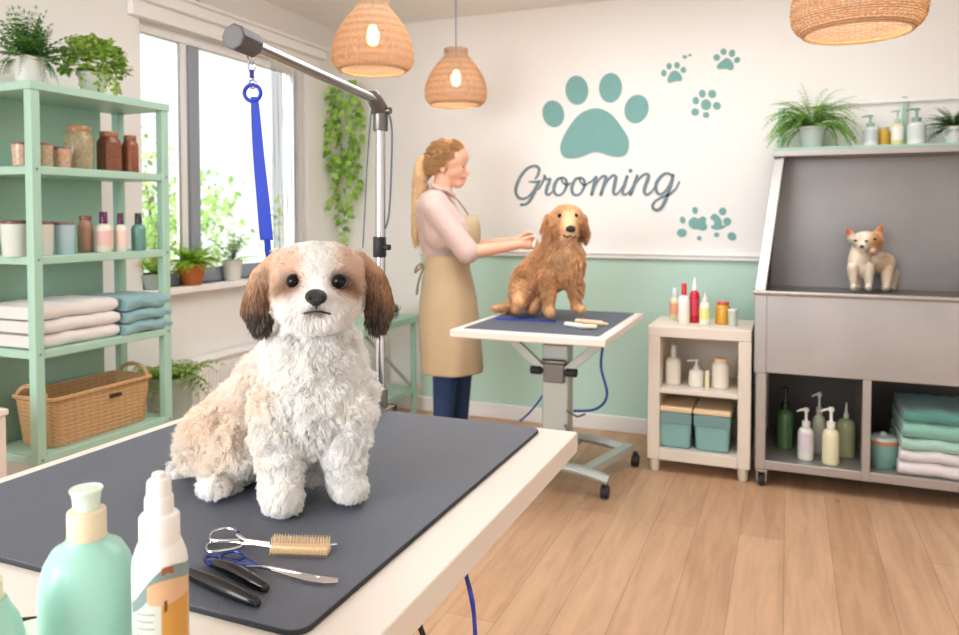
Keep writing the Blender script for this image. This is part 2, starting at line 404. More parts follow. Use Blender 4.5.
def fur(name, ob, n, lenfn, dirfn, colfn, rad, parent, segs=6, clump=0, clumpstr=0.7, curl=0.0, curlscale=120, label=None):
    me = ob.data; me.calc_loop_triangles()
    P_ = np.empty(len(me.vertices)*3); me.vertices.foreach_get('co', P_); P_ = P_.reshape(-1, 3)
    off = np.array(parent_loc(ob)); P_ = P_ + off[None]
    N_ = np.empty(len(me.vertices)*3); me.vertices.foreach_get('normal', N_); N_ = N_.reshape(-1, 3)
    T = np.empty(len(me.loop_triangles)*3, int); me.loop_triangles.foreach_get('vertices', T); T = T.reshape(-1, 3)
    A = np.linalg.norm(np.cross(P_[T[:,1]]-P_[T[:,0]], P_[T[:,2]]-P_[T[:,0]]), axis=1); 
    def sample(k):
        idx = rng.choice(len(T), k, p=A/A.sum()); u = rng.random((k, 2)); fl = u.sum(1) > 1; u[fl] = 1-u[fl]
        w = np.stack([1-u.sum(1), u[:,0], u[:,1]], 1)[:, :, None]
        return (P_[T[idx]]*w).sum(1), nrm((N_[T[idx]]*w).sum(1))
    def curves(p, nn):
        Ln = lenfn(p, nn)[:, None]; d0, d1 = dirfn(p, nn)
        ts = np.linspace(0, 1, segs)[None, :, None]
        base = p[:, None, :] + Ln[:, None, :]*(ts*d0[:, None, :]*(1-0.5*ts) + 0.5*ts*ts*d1[:, None, :])
        return base, Ln
    p, nn = sample(n); base, Ln = curves(p, nn)
    keep = Ln[:, 0] > 1e-4; p, nn, base, Ln = p[keep], nn[keep], base[keep], Ln[keep]
    n = len(p)
    if clump:
        cp, cn = sample(clump); cb, cl = curves(cp, cn)
        kd = kdtree.KDTree(clump)
        for i in range(clump): kd.insert(cp[i], i)
        kd.balance()
        ci = np.array([kd.find(q)[1] for q in p])
        ts = np.linspace(0, 1, segs)[None, :, None]
        shift = (cb[ci] - cb[ci][:, :1]) + cp[ci][:, None] - base
        okc = (np.abs(shift[:, 0]).max(1) < 0.03)[:, None, None]
        cs_ = clumpstr(p)[:, None, None] if callable(clumpstr) else clumpstr
        if callable(clumpstr): curl = (curl*np.minimum(1, clumpstr(p)/0.45))[:, None]
        base = base + shift*(ts**1.3)*cs_*okc*np.minimum(1, Ln[:, None]/0.01)
        if np.any(np.asarray(curl) > 0):
            ph = rng.uniform(0, 6.28, clump)[ci][:, None]; tt = np.linspace(0, 1, segs)[None]
            ax = nrm(np.cross(cn, rng.normal(size=cn.shape)))[ci]; ay = nrm(np.cross(nn, ax))
            base += (ax[:, None]*np.cos(ph+tt*5.0)[..., None] + ay[:, None]*np.sin(ph+tt*5.0)[..., None] - (ax[:, None]*np.cos(ph)[..., None]+ay[:, None]*np.sin(ph)[..., None]))*(curl*Ln)[:, None]*tt[..., None]
    base += (vnoise(base.reshape(-1, 3), curlscale).reshape(base.shape))*(Ln[:, None]*0.05)*np.linspace(0, 1, segs)[None, :, None]
    cu = bpy.data.hair_curves.new(name); cu.add_curves([segs]*n)
    po = parent_loc(parent) if parent is not None else Vector((0,0,0))
    cu.attributes['position'].data.foreach_set('vector', (base-np.array(po)[None, None]).astype(np.float32).ravel())
    ra = cu.attributes.get('radius') or cu.attributes.new('radius', 'FLOAT', 'POINT')
    prof = np.array([1.0]*(segs-2)+[0.75, 0.25]); ra.data.foreach_set('value', (np.tile(prof, n)*rad).astype(np.float32))
    c = colfn(p); ca = cu.attributes.new('Col', 'FLOAT_COLOR', 'CURVE')
    ca.data.foreach_set('color', np.concatenate([c, np.ones((n, 1))], 1).astype(np.float32).ravel())
    cu.materials.append(MATS['hair_strand'])
    o = bpy.data.objects.new(name, cu); COL.objects.link(o); o.parent = parent
    if label: o['label'] = label
    return o
# ================================================================== room shell
XL, YB, ZC = -2.90, 4.457, 2.575
XR, YF = 1.9, -2.2
WY0, WY1, WZ0, WZ1 = 2.74, 4.10, 0.937, 2.25
m = M(); m.box((XL-0.2, YF, -0.1), (XR+0.1, YB+0.1, 0)); struct(m.obj('floor', 'oak_floor', smooth=False))
m = M(); m.box((XL-0.2, YF, ZC), (XR+0.1, YB+0.1, ZC+0.1)); struct(m.obj('ceiling', 'ceiling_white', smooth=False))
m = M(); m.box((XL-0.2, YB, 0), (XR+0.1, YB+0.1, ZC)); struct(m.obj('wall_back', 'wall_two_tone', smooth=False))
m = M()
for a, b in (((XL-0.2, YF, 0), (XL, WY0, ZC)), ((XL-0.2, WY1, 0), (XL, YB, ZC)), ((XL-0.2, WY0, 0), (XL, WY1, WZ0)), ((XL-0.2, WY0, WZ1), (XL, WY1, ZC))): m.box(a, b)
struct(m.obj('wall_left', 'wall_white', smooth=False))
m = M(); m.box((XR, YF, 0), (XR+0.1, YB, ZC)); struct(m.obj('wall_right', 'wall_white', smooth=False))
# window
w = bpy.data.objects.new('window_1', None); COL.objects.link(w); w.location = (XL-0.1, (WY0+WY1)/2, WZ0); struct(w)
m = M(); fx0, fx1 = XL-0.095, XL-0.045
m.box((fx0, WY0, WZ0), (fx1, WY0+0.05, WZ1)); m.box((fx0, WY1-0.05, WZ0), (fx1, WY1, WZ1)); m.box((fx0, WY0+0.05, WZ1-0.05), (fx1, WY1-0.05, WZ1))
m.box((fx0+0.005, 3.055, WZ0+0.1), (fx1-0.005, 3.10, WZ1-0.05)); m.obj('window_frame', 'trim_white', w, bevel=0.004)
m = M(); m.box((fx0, 3.105, WZ0+0.08), (fx1+0.01, 3.175, WZ1-0.05)); m.box((fx0, WY0+0.05, WZ0), (fx1+0.01, WY1-0.05, WZ0+0.08)); m.obj('mullion', 'window_grey', w, bevel=0.004)
m = M(); m.box((XL-0.072, WY0+0.05, WZ0+0.08), (XL-0.068, 3.055, WZ1-0.05)); m.obj('pane', 'glass', w, smooth=False)
m = M(); m.box((XL-0.072, 3.175, WZ0+0.08), (XL-0.068, WY1-0.05, WZ1-0.05)); m.obj('pane', 'glass', w, smooth=False)
m = M(); m.box((XL-0.044, WY0-0.04, WZ0-0.035), (XL+0.07, WY1+0.06, WZ0)); m.obj('window_sill', 'trim_white', w, bevel=0.006)
m = M(); m.box((XL+0.0005, WY0-0.07, WZ1), (XL+0.035, WY1+0.1, WZ1+0.075)); m.box((XL+0.0005, WY0-0.1, WZ1+0.075), (XL+0.07, WY1+0.12, WZ1+0.13)); m.box((XL+0.0005, WY0-0.12, WZ1+0.13), (XL+0.09, WY1+0.14, WZ1+0.15))
struct(m.obj('trim_1', 'trim_white', bevel=0.006))
m = M(); m.box((-2.262, YB-0.022, 1.045), (XR, YB-0.0005, 1.075)); m.box((-2.262, YB-0.03, 1.068), (XR, YB-0.0005, 1.078)); struct(m.obj('trim_2', 'trim_white', bevel=0.003))
m = M(); m.box((XL+0.02, YB-0.018, 0), (XR, YB-0.0005, 0.095)); struct(m.obj('baseboard_back', 'trim_white', bevel=0.005))
m = M(); m.box((XL+0.0005, YF, 0), (XL+0.018, YB, 0.095)); struct(m.obj('baseboard_left', 'trim_white', bevel=0.005))
# sheer curtain at the right end of the window
m = M(); ny, nz = 40, 14; vs = []; fs = []
for i in range(ny+1):
    for j in range(nz+1):
        y = 3.76+0.33*i/ny; z = 0.96+(WZ1-0.96)*j/nz
        vs.append((XL-0.018+0.010*math.sin(i*1.25)+0.004*math.sin(j*0.8+i), y, z))
for i in range(ny):
    for j in range(nz): q = i*(nz+1)+j; fs.append((q, q+nz+1, q+nz+2, q+1))
m.add(vs, fs); o = m.obj('sheer_curtain', 'sheer'); 
tag(o, 'white sheer curtain hanging at the far end of the window', 'curtain')
# outside ground
m = M(); m.box((-90, -40, -0.5), (XL-0.2, 90, -0.3)); mat('outdoor_ground', (226, 230, 214), 0.95, noise=0.2); struct(m.obj('ground', 'outdoor_ground', smooth=False))

# ------------------------------------------------------------------ leaves
GREENS = [(96,148,58), (122,172,70), (78,130,52), (140,186,84)]
def leafcol(gs): c = np.array(L3(random.choice(gs))); return tuple(np.clip(c*random.uniform(0.75, 1.25), 0, 1))
def leaf(m, p, d, n, L_, w_, gs, fold=0.25, bend=0.3):
    p = Vector(p); d = Vector(d).normalized(); n = Vector(n); x = d.cross(n)
    if x.length < 1e-4: x = d.cross(Vector((1, 0.2, 0)))
    x.normalize(); n = x.cross(d).normalized(); m.col = leafcol(gs)
    q = lambda t, s, h: p + d*(L_*t) + x*(w_*s) + n*(h*L_)
    vs = [q(0,0,0), q(0.35,-0.5,fold*0.3), q(0.35,0.5,fold*0.3), q(0.4,0,-0.02), q(0.75,-0.35,fold*0.2-bend*0.3), q(0.75,0.35,fold*0.2-bend*0.3), q(0.78,0,-bend*0.35), q(1,0,-bend)]
    m.add(vs, [(0,1,3), (0,3,2), (1,4,6,3), (3,6,5,2), (4,7,6), (6,7,5)])
def rdir(up=0.0):
    v = Vector((random.gauss(0,1), random.gauss(0,1), random.gauss(0,1)+up)); return v.normalized()
def frond(m, p0, d, L_, gs, droop=1.0, lw=0.03, n=12, stem=0.0015):
    pts = []; p = Vector(p0); d = Vector(d).normalized()
    for i in range(n+1):
        pts.append(p.copy()); p = p + d*(L_/n); d = (d + Vector((0,0,-droop/n))).normalized()
    m.col = L3(gs[0]); m.tube(pts, [stem*(1-0.7*i/n) for i in range(n+1)], 4)
    for i in range(1, n+1):
        t = (pts[i]-pts[i-1]).normalized(); side = t.cross(Vector((0,0,1)))
        if side.length < 1e-3: side = Vector((1,0,0))
        side.normalize(); s = lw*(0.45+math.sin(PI*min(1, i/n*0.95))*0.8)
        for sg in (-1, 1): leaf(m, pts[i], side*sg+t*0.5+Vector((0,0,0.15)), Vector((0,0,1)), s, s*0.38, gs)
    leaf(m, pts[-1], t, Vector((0,0,1)), lw*0.7, lw*0.25, gs)
def potted(name, label, loc, pot, foliage, potmat, group=None, cat='plant'):
    """pot profile + foliage function writing into a mesh"""
    t = thing(name, label, cat, loc, group)
    r0, r1, h, rim = pot
    m = M(); m.lathe([(r0*0.9,0),(r0,0.004),(r1*0.96,h-rim),(r1*1.04,h-rim+0.001),(r1*1.05,h-0.002),(r1*1.02,h),(r1*0.93,h-0.001),(r1*0.9,h-rim-0.01)], n=32, c=loc); m.obj('pot', potmat, t)
    m = M(); m.lathe([(0.001,h-rim-0.006),(r1*0.91,h-rim-0.006),(r1*0.9,h-rim-0.012),(0.001,h-rim-0.012)], n=24, c=loc, cap=False); m.obj('soil', 'soil', t)
    m = M(); foliage(m, Vector(loc)+Vector((0,0,h-rim))); m.obj('foliage', 'leaf', t)
    return t

# ------------------------------------------------------------------ garden trees seen through the window
def tree(name, label, x, y, h, r, gs, n, group='trees in the garden'):
    t = thing(name, label, 'tree', (x, y, -0.3), group)
    m = M(); m.tube([(x,y,-0.3),(x+0.05,y,h*0.4),(x-0.05,y+0.05,h*0.75)], [0.07,0.05,0.02], 8)
    for k in range(7):
        a = k*0.9; m.tube([(x,y,h*(0.25+0.06*k)),(x+math.cos(a)*r*0.5,y+math.sin(a)*r*0.5,h*(0.4+0.07*k))], [0.025,0.008], 6)
    mat_n = 'bark'
    if mat_n not in MATS: mat('bark', (130,110,88), 0.9, noise=0.3, nscale=20)
    m.obj('trunk', 'bark', t)
    m = M()
    cl = [(Vector((x,y,h*0.55))+Vector((random.gauss(0,r*0.45), random.gauss(0,r*0.45), random.gauss(0,h*0.2)))) for _ in range(26)]
    for k in range(n):
        c = random.choice(cl); p = c + rdir()*random.random()**0.5*r*0.42
        leaf(m, p, rdir(-0.3), rdir(1), random.uniform(0.06, 0.11), 0.05, gs)
    o = m.obj('crown', 'leaf', t, smooth=False); o['kind'] = 'stuff'
LG = [(170,200,110), (150,190,100), (190,215,130), (140,176,96)]
tree('garden_tree', 'light green leafy tree outside, left of the dark window mullion', -5.6, 4.1, 2.1, 1.0, LG, 1500)
tree('garden_tree', 'light green leafy tree outside, right of the dark window mullion', -6.0, 5.8, 2.0, 1.0, LG, 1500)

# ================================================================== mint shelving unit
SX0, SX1, SY0, SY1 = -2.74, -2.45, 1.835, 2.465
t = thing('shelving_unit', 'tall open mint green shelving unit beside the window', 'shelf', (-2.6, 2.12, 0))
SZ = [0.438, 0.818, 1.155, 1.476, 1.772]
pw = 0.036
for (x, y) in ((SX0, SY0), (SX1-pw, SY0), (SX0, SY1-pw), (SX1-pw, SY1-pw)):
    m = M(); m.box((x, y, 0), (x+pw, y+pw, 1.772-0.03)); m.obj('post', 'mint_shelf_paint', t, bevel=0.003)
for z in SZ:
    m = M(); a = 0.004 if z > 1.7 else -0.003
    m.box((SX0-a, SY0-a, z-0.03), (SX1+a, SY1+a, z)); m.obj('shelf_board', 'mint_shelf_paint', t, bevel=0.003)
m = M(); m.box((SX0-0.012, SY0, 0.4), (SX0-0.003, SY1-0.09, 1.757)); m.obj('back_panel', 'mint_shelf_paint', t)
for z in SZ[:4]:
    for y in (SY0+0.018, SY1-0.018): m = M(); m.ell((SX1+0.003, y, z-0.012), (0.003, 0.004, 0.004), 8, 6); m.obj('screw_head', 'dark_steel', t)
# beige bin at the picture's left edge
p = at(-7, 410, 2.35)
t = thing('storage_cabinet', 'pale beige cabinet edge standing left of the mint shelving', 'cabinet', (p.x, p.y, 0))
m = M(); m.box((p.x-0.24, p.y-0.3, 0.02), (p.x+0.06, p.y+0.0, p.z-0.01)); m.obj('body', 'cream_cabinet', t, bevel=0.004)
m = M(); m.box((p.x-0.25, p.y-0.31, p.z-0.01), (p.x+0.066, p.y+0.006, p.z+0.01)); m.obj('top', 'white_laminate', t, bevel=0.004)
m = M(); m.box((p.x-0.22, p.y-0.28, 0), (p.x+0.04, p.y-0.02, 0.02)); m.obj('plinth', 'cream_cabinet', t)

# ------------------------------------------------------------------ plants on the shelf
G1 = [(90,140,70), (112,164,80), (76,124,60), (136,180,104)]
def herb(m, o):
    for k in range(110):
        d = rdir(1.4); d.z = abs(d.z); d.x *= 0.6; d.y *= 0.6
        frond(m, o+Vector((random.gauss(0,0.014), random.gauss(0,0.014), 0)), d, random.uniform(0.10, 0.19), G1, droop=random.uniform(0.1, 1.0), lw=0.022, n=9)
    for k in range(22):
        a = random.uniform(0, 6.28); frond(m, o, (math.cos(a), math.sin(a), 0.9), random.uniform(0.1, 0.16), G1, droop=3.4, lw=0.011, n=12)
G2 = [(152,186,82), (176,206,104), (130,168,70), (192,218,130)]
def ivyball(m, o):
    for k in range(650):
        d = rdir(0.5); d.z = max(d.z, -0.25); rr = random.uniform(0.3, 1.0)**0.6
        p = o + Vector((d.x*0.11*rr, d.y*0.14*rr, 0.045+d.z*0.10*rr)); leaf(m, p, d+rdir()*0.6, Vector((0,0,1))+rdir()*0.5, random.uniform(0.022, 0.034), 0.026, G2)
    for k in range(10):
        a = random.uniform(-1.2, 1.2); q = o + Vector((0.075*math.cos(a), 0.09*math.sin(a), 0.0))
        for i in range(5): leaf(m, q+Vector((0.004*i, random.gauss(0,0.006), -0.014*i)), rdir(-1), Vector((1,0,0.4)), 0.02, 0.018, G2)
p = onz(41, 80, 1.759); potted('potted_herb', 'feathery dark green herb in a white pot on the top shelf', (-2.56, 1.915, 1.772), (0.042, 0.058, 0.10, 0.014), herb, 'pot_white')
potted('potted_ivy', 'round-leaved light green ivy in a pale pot on the top shelf', (-2.535, 2.165, 1.772), (0.040, 0.058, 0.085, 0.012), ivyball, 'pot_white')

# ------------------------------------------------------------------ jars and bottles
def bottle(name, label, loc, r, h, col, capc=(240,240,240), kind='screw', group=None, band=None, sq=False, cat='bottle', capr=0.5, mt='glossy_paint', neck=0.55, seg=24):
    """body from 0 to 0.78h, cap above; kinds: screw, pump, jar, nozzle, flip"""
    t = thing(name, label, cat, loc, group); n = 4 if sq else seg
    x, y, z = loc; m = M(); m.col = L3(col)
    if kind == 'jar':
        prof = [(r*0.9,0),(r,0.004),(r,h*0.70),(r*0.94,h*0.77),(r*0.76,h*0.83),(r*0.74,h*0.87)]; hb = h*0.87
    elif kind == 'tub':
        prof = [(r*0.86,0),(r*0.88,0.003),(r,h*0.9)]; hb = h*0.9
    else:
        bt = 0.62 if kind == 'pump' else 0.70
        prof = [(r*0.88,0),(r,0.005),(r,h*bt*0.8),(r*0.93,h*bt*0.9),(r*0.72,h*bt*0.97),(r*capr*0.8,h*bt*1.01),(r*capr*0.78,h*(bt+0.03))]; hb = h*(bt+0.03)
    if sq:
        vs = []; k = 16
        def sqp(rr, zz):
            out = []
            for i in range(k):
                a = 2*PI*i/k+PI/k; c_, s_ = math.cos(a), math.sin(a); q = 1/max(abs(c_), abs(s_)); q = 1+(q-1)*0.8
                out.append((x+rr*c_*q, y+rr*s_*q, z+zz))
            return out
        fs = []
        for i, (rr, zz) in enumerate(prof): vs += sqp(rr*0.9, zz)
        for i in range(len(prof)-1):
            for j in range(k): fs.append((i*k+j, i*k+(j+1)%k, (i+1)*k+(j+1)%k, (i+1)*k+j))
        fs.append(tuple(reversed(range(k)))); fs.append(tuple(range((len(prof)-1)*k, len(prof)*k))); m.add(vs, fs)
    else: m.lathe(prof, c=loc, n=n)
    m.obj('body', mt, t)
    m = M(); m.col = L3(capc); rc = r*capr
    if kind == 'jar': r_lid = r*0.80
    else: r_lid = r
    if kind in ('jar', 'tub'):
        m.lathe([(r_lid*0.96,hb),(r_lid*0.98,hb+0.002),(r_lid*0.98,h-0.003),(r_lid*0.93,h),(0.001,h)], c=loc, n=seg); m.obj('lid', 'glossy_paint', t)
    elif kind == 'pump':
        m.lathe([(rc,hb-0.004),(rc*1.05,hb),(rc*1.05,hb+h*0.09),(rc*0.5,hb+h*0.1),(rc*0.35,hb+h*0.13),(rc*0.35,h*0.93),(rc*0.7,h*0.93),(rc*0.75,h*0.98),(rc*0.4,h)], c=loc, n=16)
        m.tube([(x,y,z+h*0.955),(x-r*0.6,y-r*0.25,z+h*0.96),(x-r*1.15,y-r*0.45,z+h*0.93)], [rc*0.34,rc*0.3,rc*0.22], 8); m.obj('pump_head', 'glossy_paint', t)
    elif kind == 'nozzle':
        m.lathe([(rc,hb-0.004),(rc,hb+h*0.06),(rc*0.55,hb+h*0.09),(rc*0.3,h*0.97),(rc*0.15,h)], c=loc, n=16); m.obj('nozzle', 'glossy_paint', t)
    else:
        m.lathe([(rc,hb-0.004),(rc*1.02,hb),(rc*0.95,h-0.002),(rc*0.85,h)], c=loc, n=16); m.obj('cap', 'glossy_paint', t)
    if band:
        m = M(); m.col = L3(band); a0, a1 = (0.22, 0.62); rr = r*1.012 if not sq else r*0.9
        if sq: m.box((x-r*0.7, y-r*0.915, z+h*a0), (x+r*0.7, y-r*0.905, z+h*a1)); m.box((x+r*0.905, y-r*0.7, z+h*a0), (x+r*0.915, y+r*0.7, z+h*a1))
        else:
            vs = []; k = 20
            for i in range(k+1):
                a = -PI*0.95 + PI*1.3*i/k; vs += [(x+rr*math.cos(a), y+rr*math.sin(a), z+h*a0*0.75), (x+rr*math.cos(a), y+rr*math.sin(a), z+h*a1*0.85)]
            m.add(vs, [(2*i, 2*i+2, 2*i+3, 2*i+1) for i in range(k)])
        m.obj('label_band', 'painted', t)
    return t
def shx(px, py, z, X=-2.52):   # a spot on a shelf: line of sight meets the plane X
    p = onx(px, py, X); return (p.x, p.y, z)
z2, z3, z4, z1 = SZ[3], SZ[2], SZ[1], SZ[0]
def jx(px, X=-2.53): return onx(px, 200, X).y
bottle('storage_jar', 'low glass jar of pale biscuits, leftmost on the second shelf', (-2.52, jx(20), z2), 0.030, 0.082, (200,176,150), (120,92,80), 'tub', 'jars on the second shelf', cat='jar', sq=False, mt='jar_contents')
bottle('storage_jar', 'low glass jar with brown lid right beside the front post', (-2.50, jx(45,-2.5), z2), 0.030, 0.086, (196,170,140), (150,110,90), 'tub', 'jars on the second shelf', cat='jar', mt='jar_contents')
bottle('storage_jar', 'low jar of pink biscuits beside the large pale green one', (-2.50, jx(63,-2.5), z2), 0.031, 0.078, (208,170,140), (120,104,100), 'tub', 'jars on the second shelf', cat='jar', mt='jar_contents')
bottle('storage_jar', 'large jar of pale green treats with a wooden lid', (-2.55, jx(80,-2.55), z2), 0.052, 0.17, (168,152,118), (170,124,84), 'jar', 'jars on the second shelf', cat='jar', mt='jar_contents')
bottle('storage_jar', 'dark red-brown jar of kibble, wider of the two brown jars', (-2.55, jx(110,-2.55), z2), 0.044, 0.162, (134,76,52), (160,112,76), 'jar', 'jars on the second shelf', cat='jar', sq=True, mt='jar_contents')
bottle('storage_jar', 'narrow red-brown jar at the right end of the second shelf', (-2.53, jx(131,-2.53), z2), 0.031, 0.155, (150,92,64), (150,96,60), 'jar', 'jars on the second shelf', cat='jar', sq=True, mt='jar_contents')
# third shelf
bottle('storage_tub', 'white translucent tub with a brown lid, left of the front post', (-2.55, jx(14,-2.55), z3), 0.045, 0.128, (206,214,206), (104,70,60), 'tub', 'tubs on the third shelf', cat='tub')
bottle('storage_tub', 'pinkish translucent tub with a brown lid behind the front post', (-2.54, jx(43,-2.54), z3), 0.034, 0.125, (216,208,196), (120,84,72), 'tub', 'tubs on the third shelf', cat='tub')
bottle('storage_tub', 'pale blue translucent tub with a grey lid', (-2.53, jx(64,-2.53), z3), 0.036, 0.122, (176,200,208), (130,104,96), 'tub', 'tubs on the third shelf', cat='tub')
bottle('shampoo_bottle', 'brown bottle with a brown cap on the third shelf', (-2.56, jx(85,-2.56), z3), 0.029, 0.145, (170,130,108), (134,88,72), 'jar', 'bottles on the third shelf')
bottle('shampoo_bottle', 'cream bottle with pink label and purple cap, wider of the pair', (-2.50, jx(103,-2.50), z3), 0.030, 0.16, (228,220,202), (92,34,76), 'screw', 'bottles on the third shelf', band=(226,186,180))
bottle('shampoo_bottle', 'slim cream bottle with purple cap beside the teal bottle', (-2.49, jx(120,-2.49), z3), 0.024, 0.155, (228,222,206), (92,34,76), 'screw', 'bottles on the third shelf', band=(232,206,196))
bottle('shampoo_bottle', 'teal glass bottle with a dark cap at the shelf end', (-2.49, jx(138,-2.49), z3), 0.028, 0.155, (104,150,142), (44,48,52), 'screw', 'bottles on the third shelf')

# ------------------------------------------------------------------ towels
def towel(name, label, c, sx_, sy_, h, col, group, fold='y', jitter=0.004, rough=0.0):
    """folded towel: thick rounded slab with a rolled fold edge and visible layers; fold faces +X, or -Y with fold='x'"""
    random.seed(sum(map(ord, label)))
    m = M(); m.col = L3(col)
    nl = 3; lt = h/nl; x, y, z = c
    # S-folded sheet section in (u, z), extruded along v
    sec = []
    hw = (sx_ if fold == 'y' else sy_)/2; lv = (sy_ if fold == 'y' else sx_)/2
    r = h/2
    prof = [(-hw+0.01, 0.001), (hw-r, 0.0)]
    for k in range(9): a = -PI/2 + PI*k/8; prof.append((hw-r+r*math.cos(a), r+r*math.sin(a)))
    prof += [(-hw+0.012, h)]
    for k in range(1, 5): prof.append((-hw+0.006*(k % 2), h-h*k/5))
    nv = 18; vs = []; fs = []; npf = len(prof)
    for i in range(nv+1):
        v = -lv+2*lv*i/nv; edge = min(1, (lv-abs(v))/0.012+0.35)
        for (u, zz) in prof:
            dz = (zz-h/2)*(0.72+0.28*min(1, edge)) + h/2 + (0.0025*math.sin(v*38+zz*200)+0.002*math.sin(v*90))*(zz/h) + rough*math.sin(v*30+u*25+h*99)
            uu = u*(1+0.006*math.sin(v*50+zz*300)) + rough*math.sin(v*44+zz*90)
            vs.append((x+uu, y+v, z+dz) if fold == 'y' else (x+v, y-uu, z+dz))
    for i in range(nv):
        for j in range(npf): fs.append((i*npf+j, i*npf+(j+1) % npf, (i+1)*npf+(j+1) % npf, (i+1)*npf+j))
    fs.append(tuple(range(npf))); fs.append(tuple(range(nv*npf, (nv+1)*npf)))
    m.add(vs, fs)
    # crease line between the folded layers
    o = m.obj(name, 'cloth'); o.data.polygons.foreach_set('use_smooth', [True]*len(o.data.polygons))
    return tag(o, label, 'towel', group)
zz = z4
for k, (lab, dx) in enumerate((('white folded towel at the bottom of the shelf stack', 0), ('white folded towel in the middle of the shelf stack', 0.004), ('thick white folded towel on top of the shelf stack', -0.006))):
    h_ = (0.052, 0.048, 0.056)[k]; towel('folded_towel', lab, (-2.60+dx, 2.035, zz), 0.26, 0.36, h_, (236,230,226), 'white towels on the shelf', 'y', rough=0.0015); zz += h_+0.001
zz = z4
for k, lab in enumerate(('teal towel under the other on the shelf, right of the white ones', 'teal towel in the middle of the small shelf stack', 'crumpled teal towel on top of the small shelf stack')):
    h_ = (0.048, 0.046, 0.056)[k]; towel('folded_towel', lab, (-2.575, 2.345, zz), 0.26, 0.24-0.01*k, h_, (134,178,182), 'teal towels on the shelf', 'y', rough=0.004); zz += h_+0.001

# ------------------------------------------------------------------ wicker basket
bx, by, bz = -2.585, 2.15, z1
t = thing('wicker_basket', 'rectangular wicker basket with arched handles on the lowest shelf', 'basket', (bx, by, bz))
m = M(); hx, hy, H_ = 0.105, 0.235, 0.185
def rrect(hx_, hy_, r, z, n=5):
    out = []
    for cx_, cy_, a0 in ((hx_-r, hy_-r, 0), (-hx_+r, hy_-r, PI/2), (-hx_+r, -hy_+r, PI), (hx_-r, -hy_+r, 1.5*PI)):
        for k in range(n): a = a0+PI/2*k/(n-1); out.append((bx+cx_+r*math.cos(a), by+cy_+r*math.sin(a), bz+z))
    return out
rings = [rrect(hx-0.014+0.014*(k/26), hy-0.018+0.018*(k/26), 0.03, 0.002+H_*k/26) for k in range(27)]
vs = []; fs = []; nn = len(rings[0])
for k, rg in enumerate(rings):
    for i, p in enumerate(rg): b_ = 0.0022*(1 if (k+i) % 2 else -1); vs.append((p[0]+(b_ if p[0] > bx else -b_), p[1]+(b_ if p[1] > by else -b_)*0.8, p[2]))
for k in range(len(rings)-1):
    for i in range(nn): fs.append((k*nn+i, k*nn+(i+1) % nn, (k+1)*nn+(i+1) % nn, (k+1)*nn+i))
fs.append(tuple(reversed(range(nn)))); m.add(vs, fs)
o = m.obj('basket_body', 'wicker', t); sd = o.modifiers.new('t', 'SOLIDIFY'); sd.thickness = 0.008; sd.offset = -1
for kz in range(1, 10):
    pass
m = M(); m.tube(rrect(hx+0.003, hy+0.003, 0.03, H_, 6), 0.009, 8, closed=True); m.obj('rim', 'wicker', t)
for sy in (-1, 1):
    m = M(); yy = by+sy*(hy-0.002)
    m.tube([(bx+0.075*math.cos(PI*k/14), yy, bz+H_+0.045*math.sin(PI*k/14)) for k in range(15)], 0.009, 8); m.obj('handle', 'wicker', t)
mat('basket_hole', (50,36,26), 0.9)
m = M(); m.tube([(bx+hx+0.004, by+0.02, bz+0.145), (bx+hx+0.004, by+0.07, bz+0.145)], 0.0065, 8); m.obj('grip_hole', 'basket_hole', t)

# ================================================================== under and on the sill
t = thing('radiator', 'white panel radiator under the window', 'radiator', (XL+0.06, 3.6, 0.12))
m = M(); m.box((XL+0.03, 3.02, 0.12), (XL+0.085, 4.15, 0.535))
for k in range(36): y = 3.05+k*0.0305; m.box((XL+0.085, y, 0.15), (XL+0.093, y+0.017, 0.50))
m.obj('panel', 'trim_white', t, bevel=0.003)
m = M(); m.box((XL+0.012, 3.0, 0.535), (XL+0.10, 4.17, 0.553)); m.obj('top_grille', 'trim_white', t, bevel=0.004)
for y in (3.2, 3.95): m = M(); m.box((XL+0.0005, y, 0.2), (XL+0.03, y+0.03, 0.5)); m.box((XL+0.02, y, 0.0), (XL+0.06, y+0.03, 0.21)); m.obj('bracket', 'trim_white', t)
G3 = [(184,226,80), (204,238,100), (160,210,64), (216,242,130)]
def boston(m, o):
    for k in range(60):
        a = random.uniform(0, 6.28); frond(m, o, (math.cos(a), math.sin(a), random.uniform(0.5, 2.2)), random.uniform(0.12, 0.21), G3, droop=random.uniform(0.8, 2.2), lw=0.026, n=12)
pq = onx(189, 288, XL-0.005); potted('potted_fern', 'bright green fern in a terracotta pot on the window sill', (XL+0.015, pq.y, WZ0), (0.048, 0.072, 0.115, 0.022), boston, 'terracotta')
G4 = [(140,176,120), (160,194,140), (120,158,100), (190,212,170)]
def sprig(m, o):
    for k in range(16):
        d = rdir(2.2); d.z = abs(d.z); frond(m, o, d, random.uniform(0.1, 0.2), G4, droop=0.5, lw=0.03, n=6)
pq = onx(231, 282, XL-0.0); potted('potted_plant', 'pale green leafy plant in a white pot on the window sill', (XL+0.01, pq.y, WZ0), (0.044, 0.058, 0.115, 0.012), sprig, 'pot_white')
pq = onx(150, 284, XL-0.005)
def mound(m, o):
    for k in range(26):
        a = random.uniform(0, 6.28); frond(m, o, (math.cos(a), math.sin(a), random.uniform(1.0, 3)), random.uniform(0.1, 0.17), G3, droop=0.8, lw=0.024, n=8)
potted('potted_plant', 'low grey bowl of green plant on the sill behind the shelving', (XL+0.015, pq.y+0.01, WZ0), (0.05, 0.068, 0.075, 0.01), mound, 'pot_grey')
G5 = [(150,186,84), (176,206,110), (124,166,70), (196,216,146)]
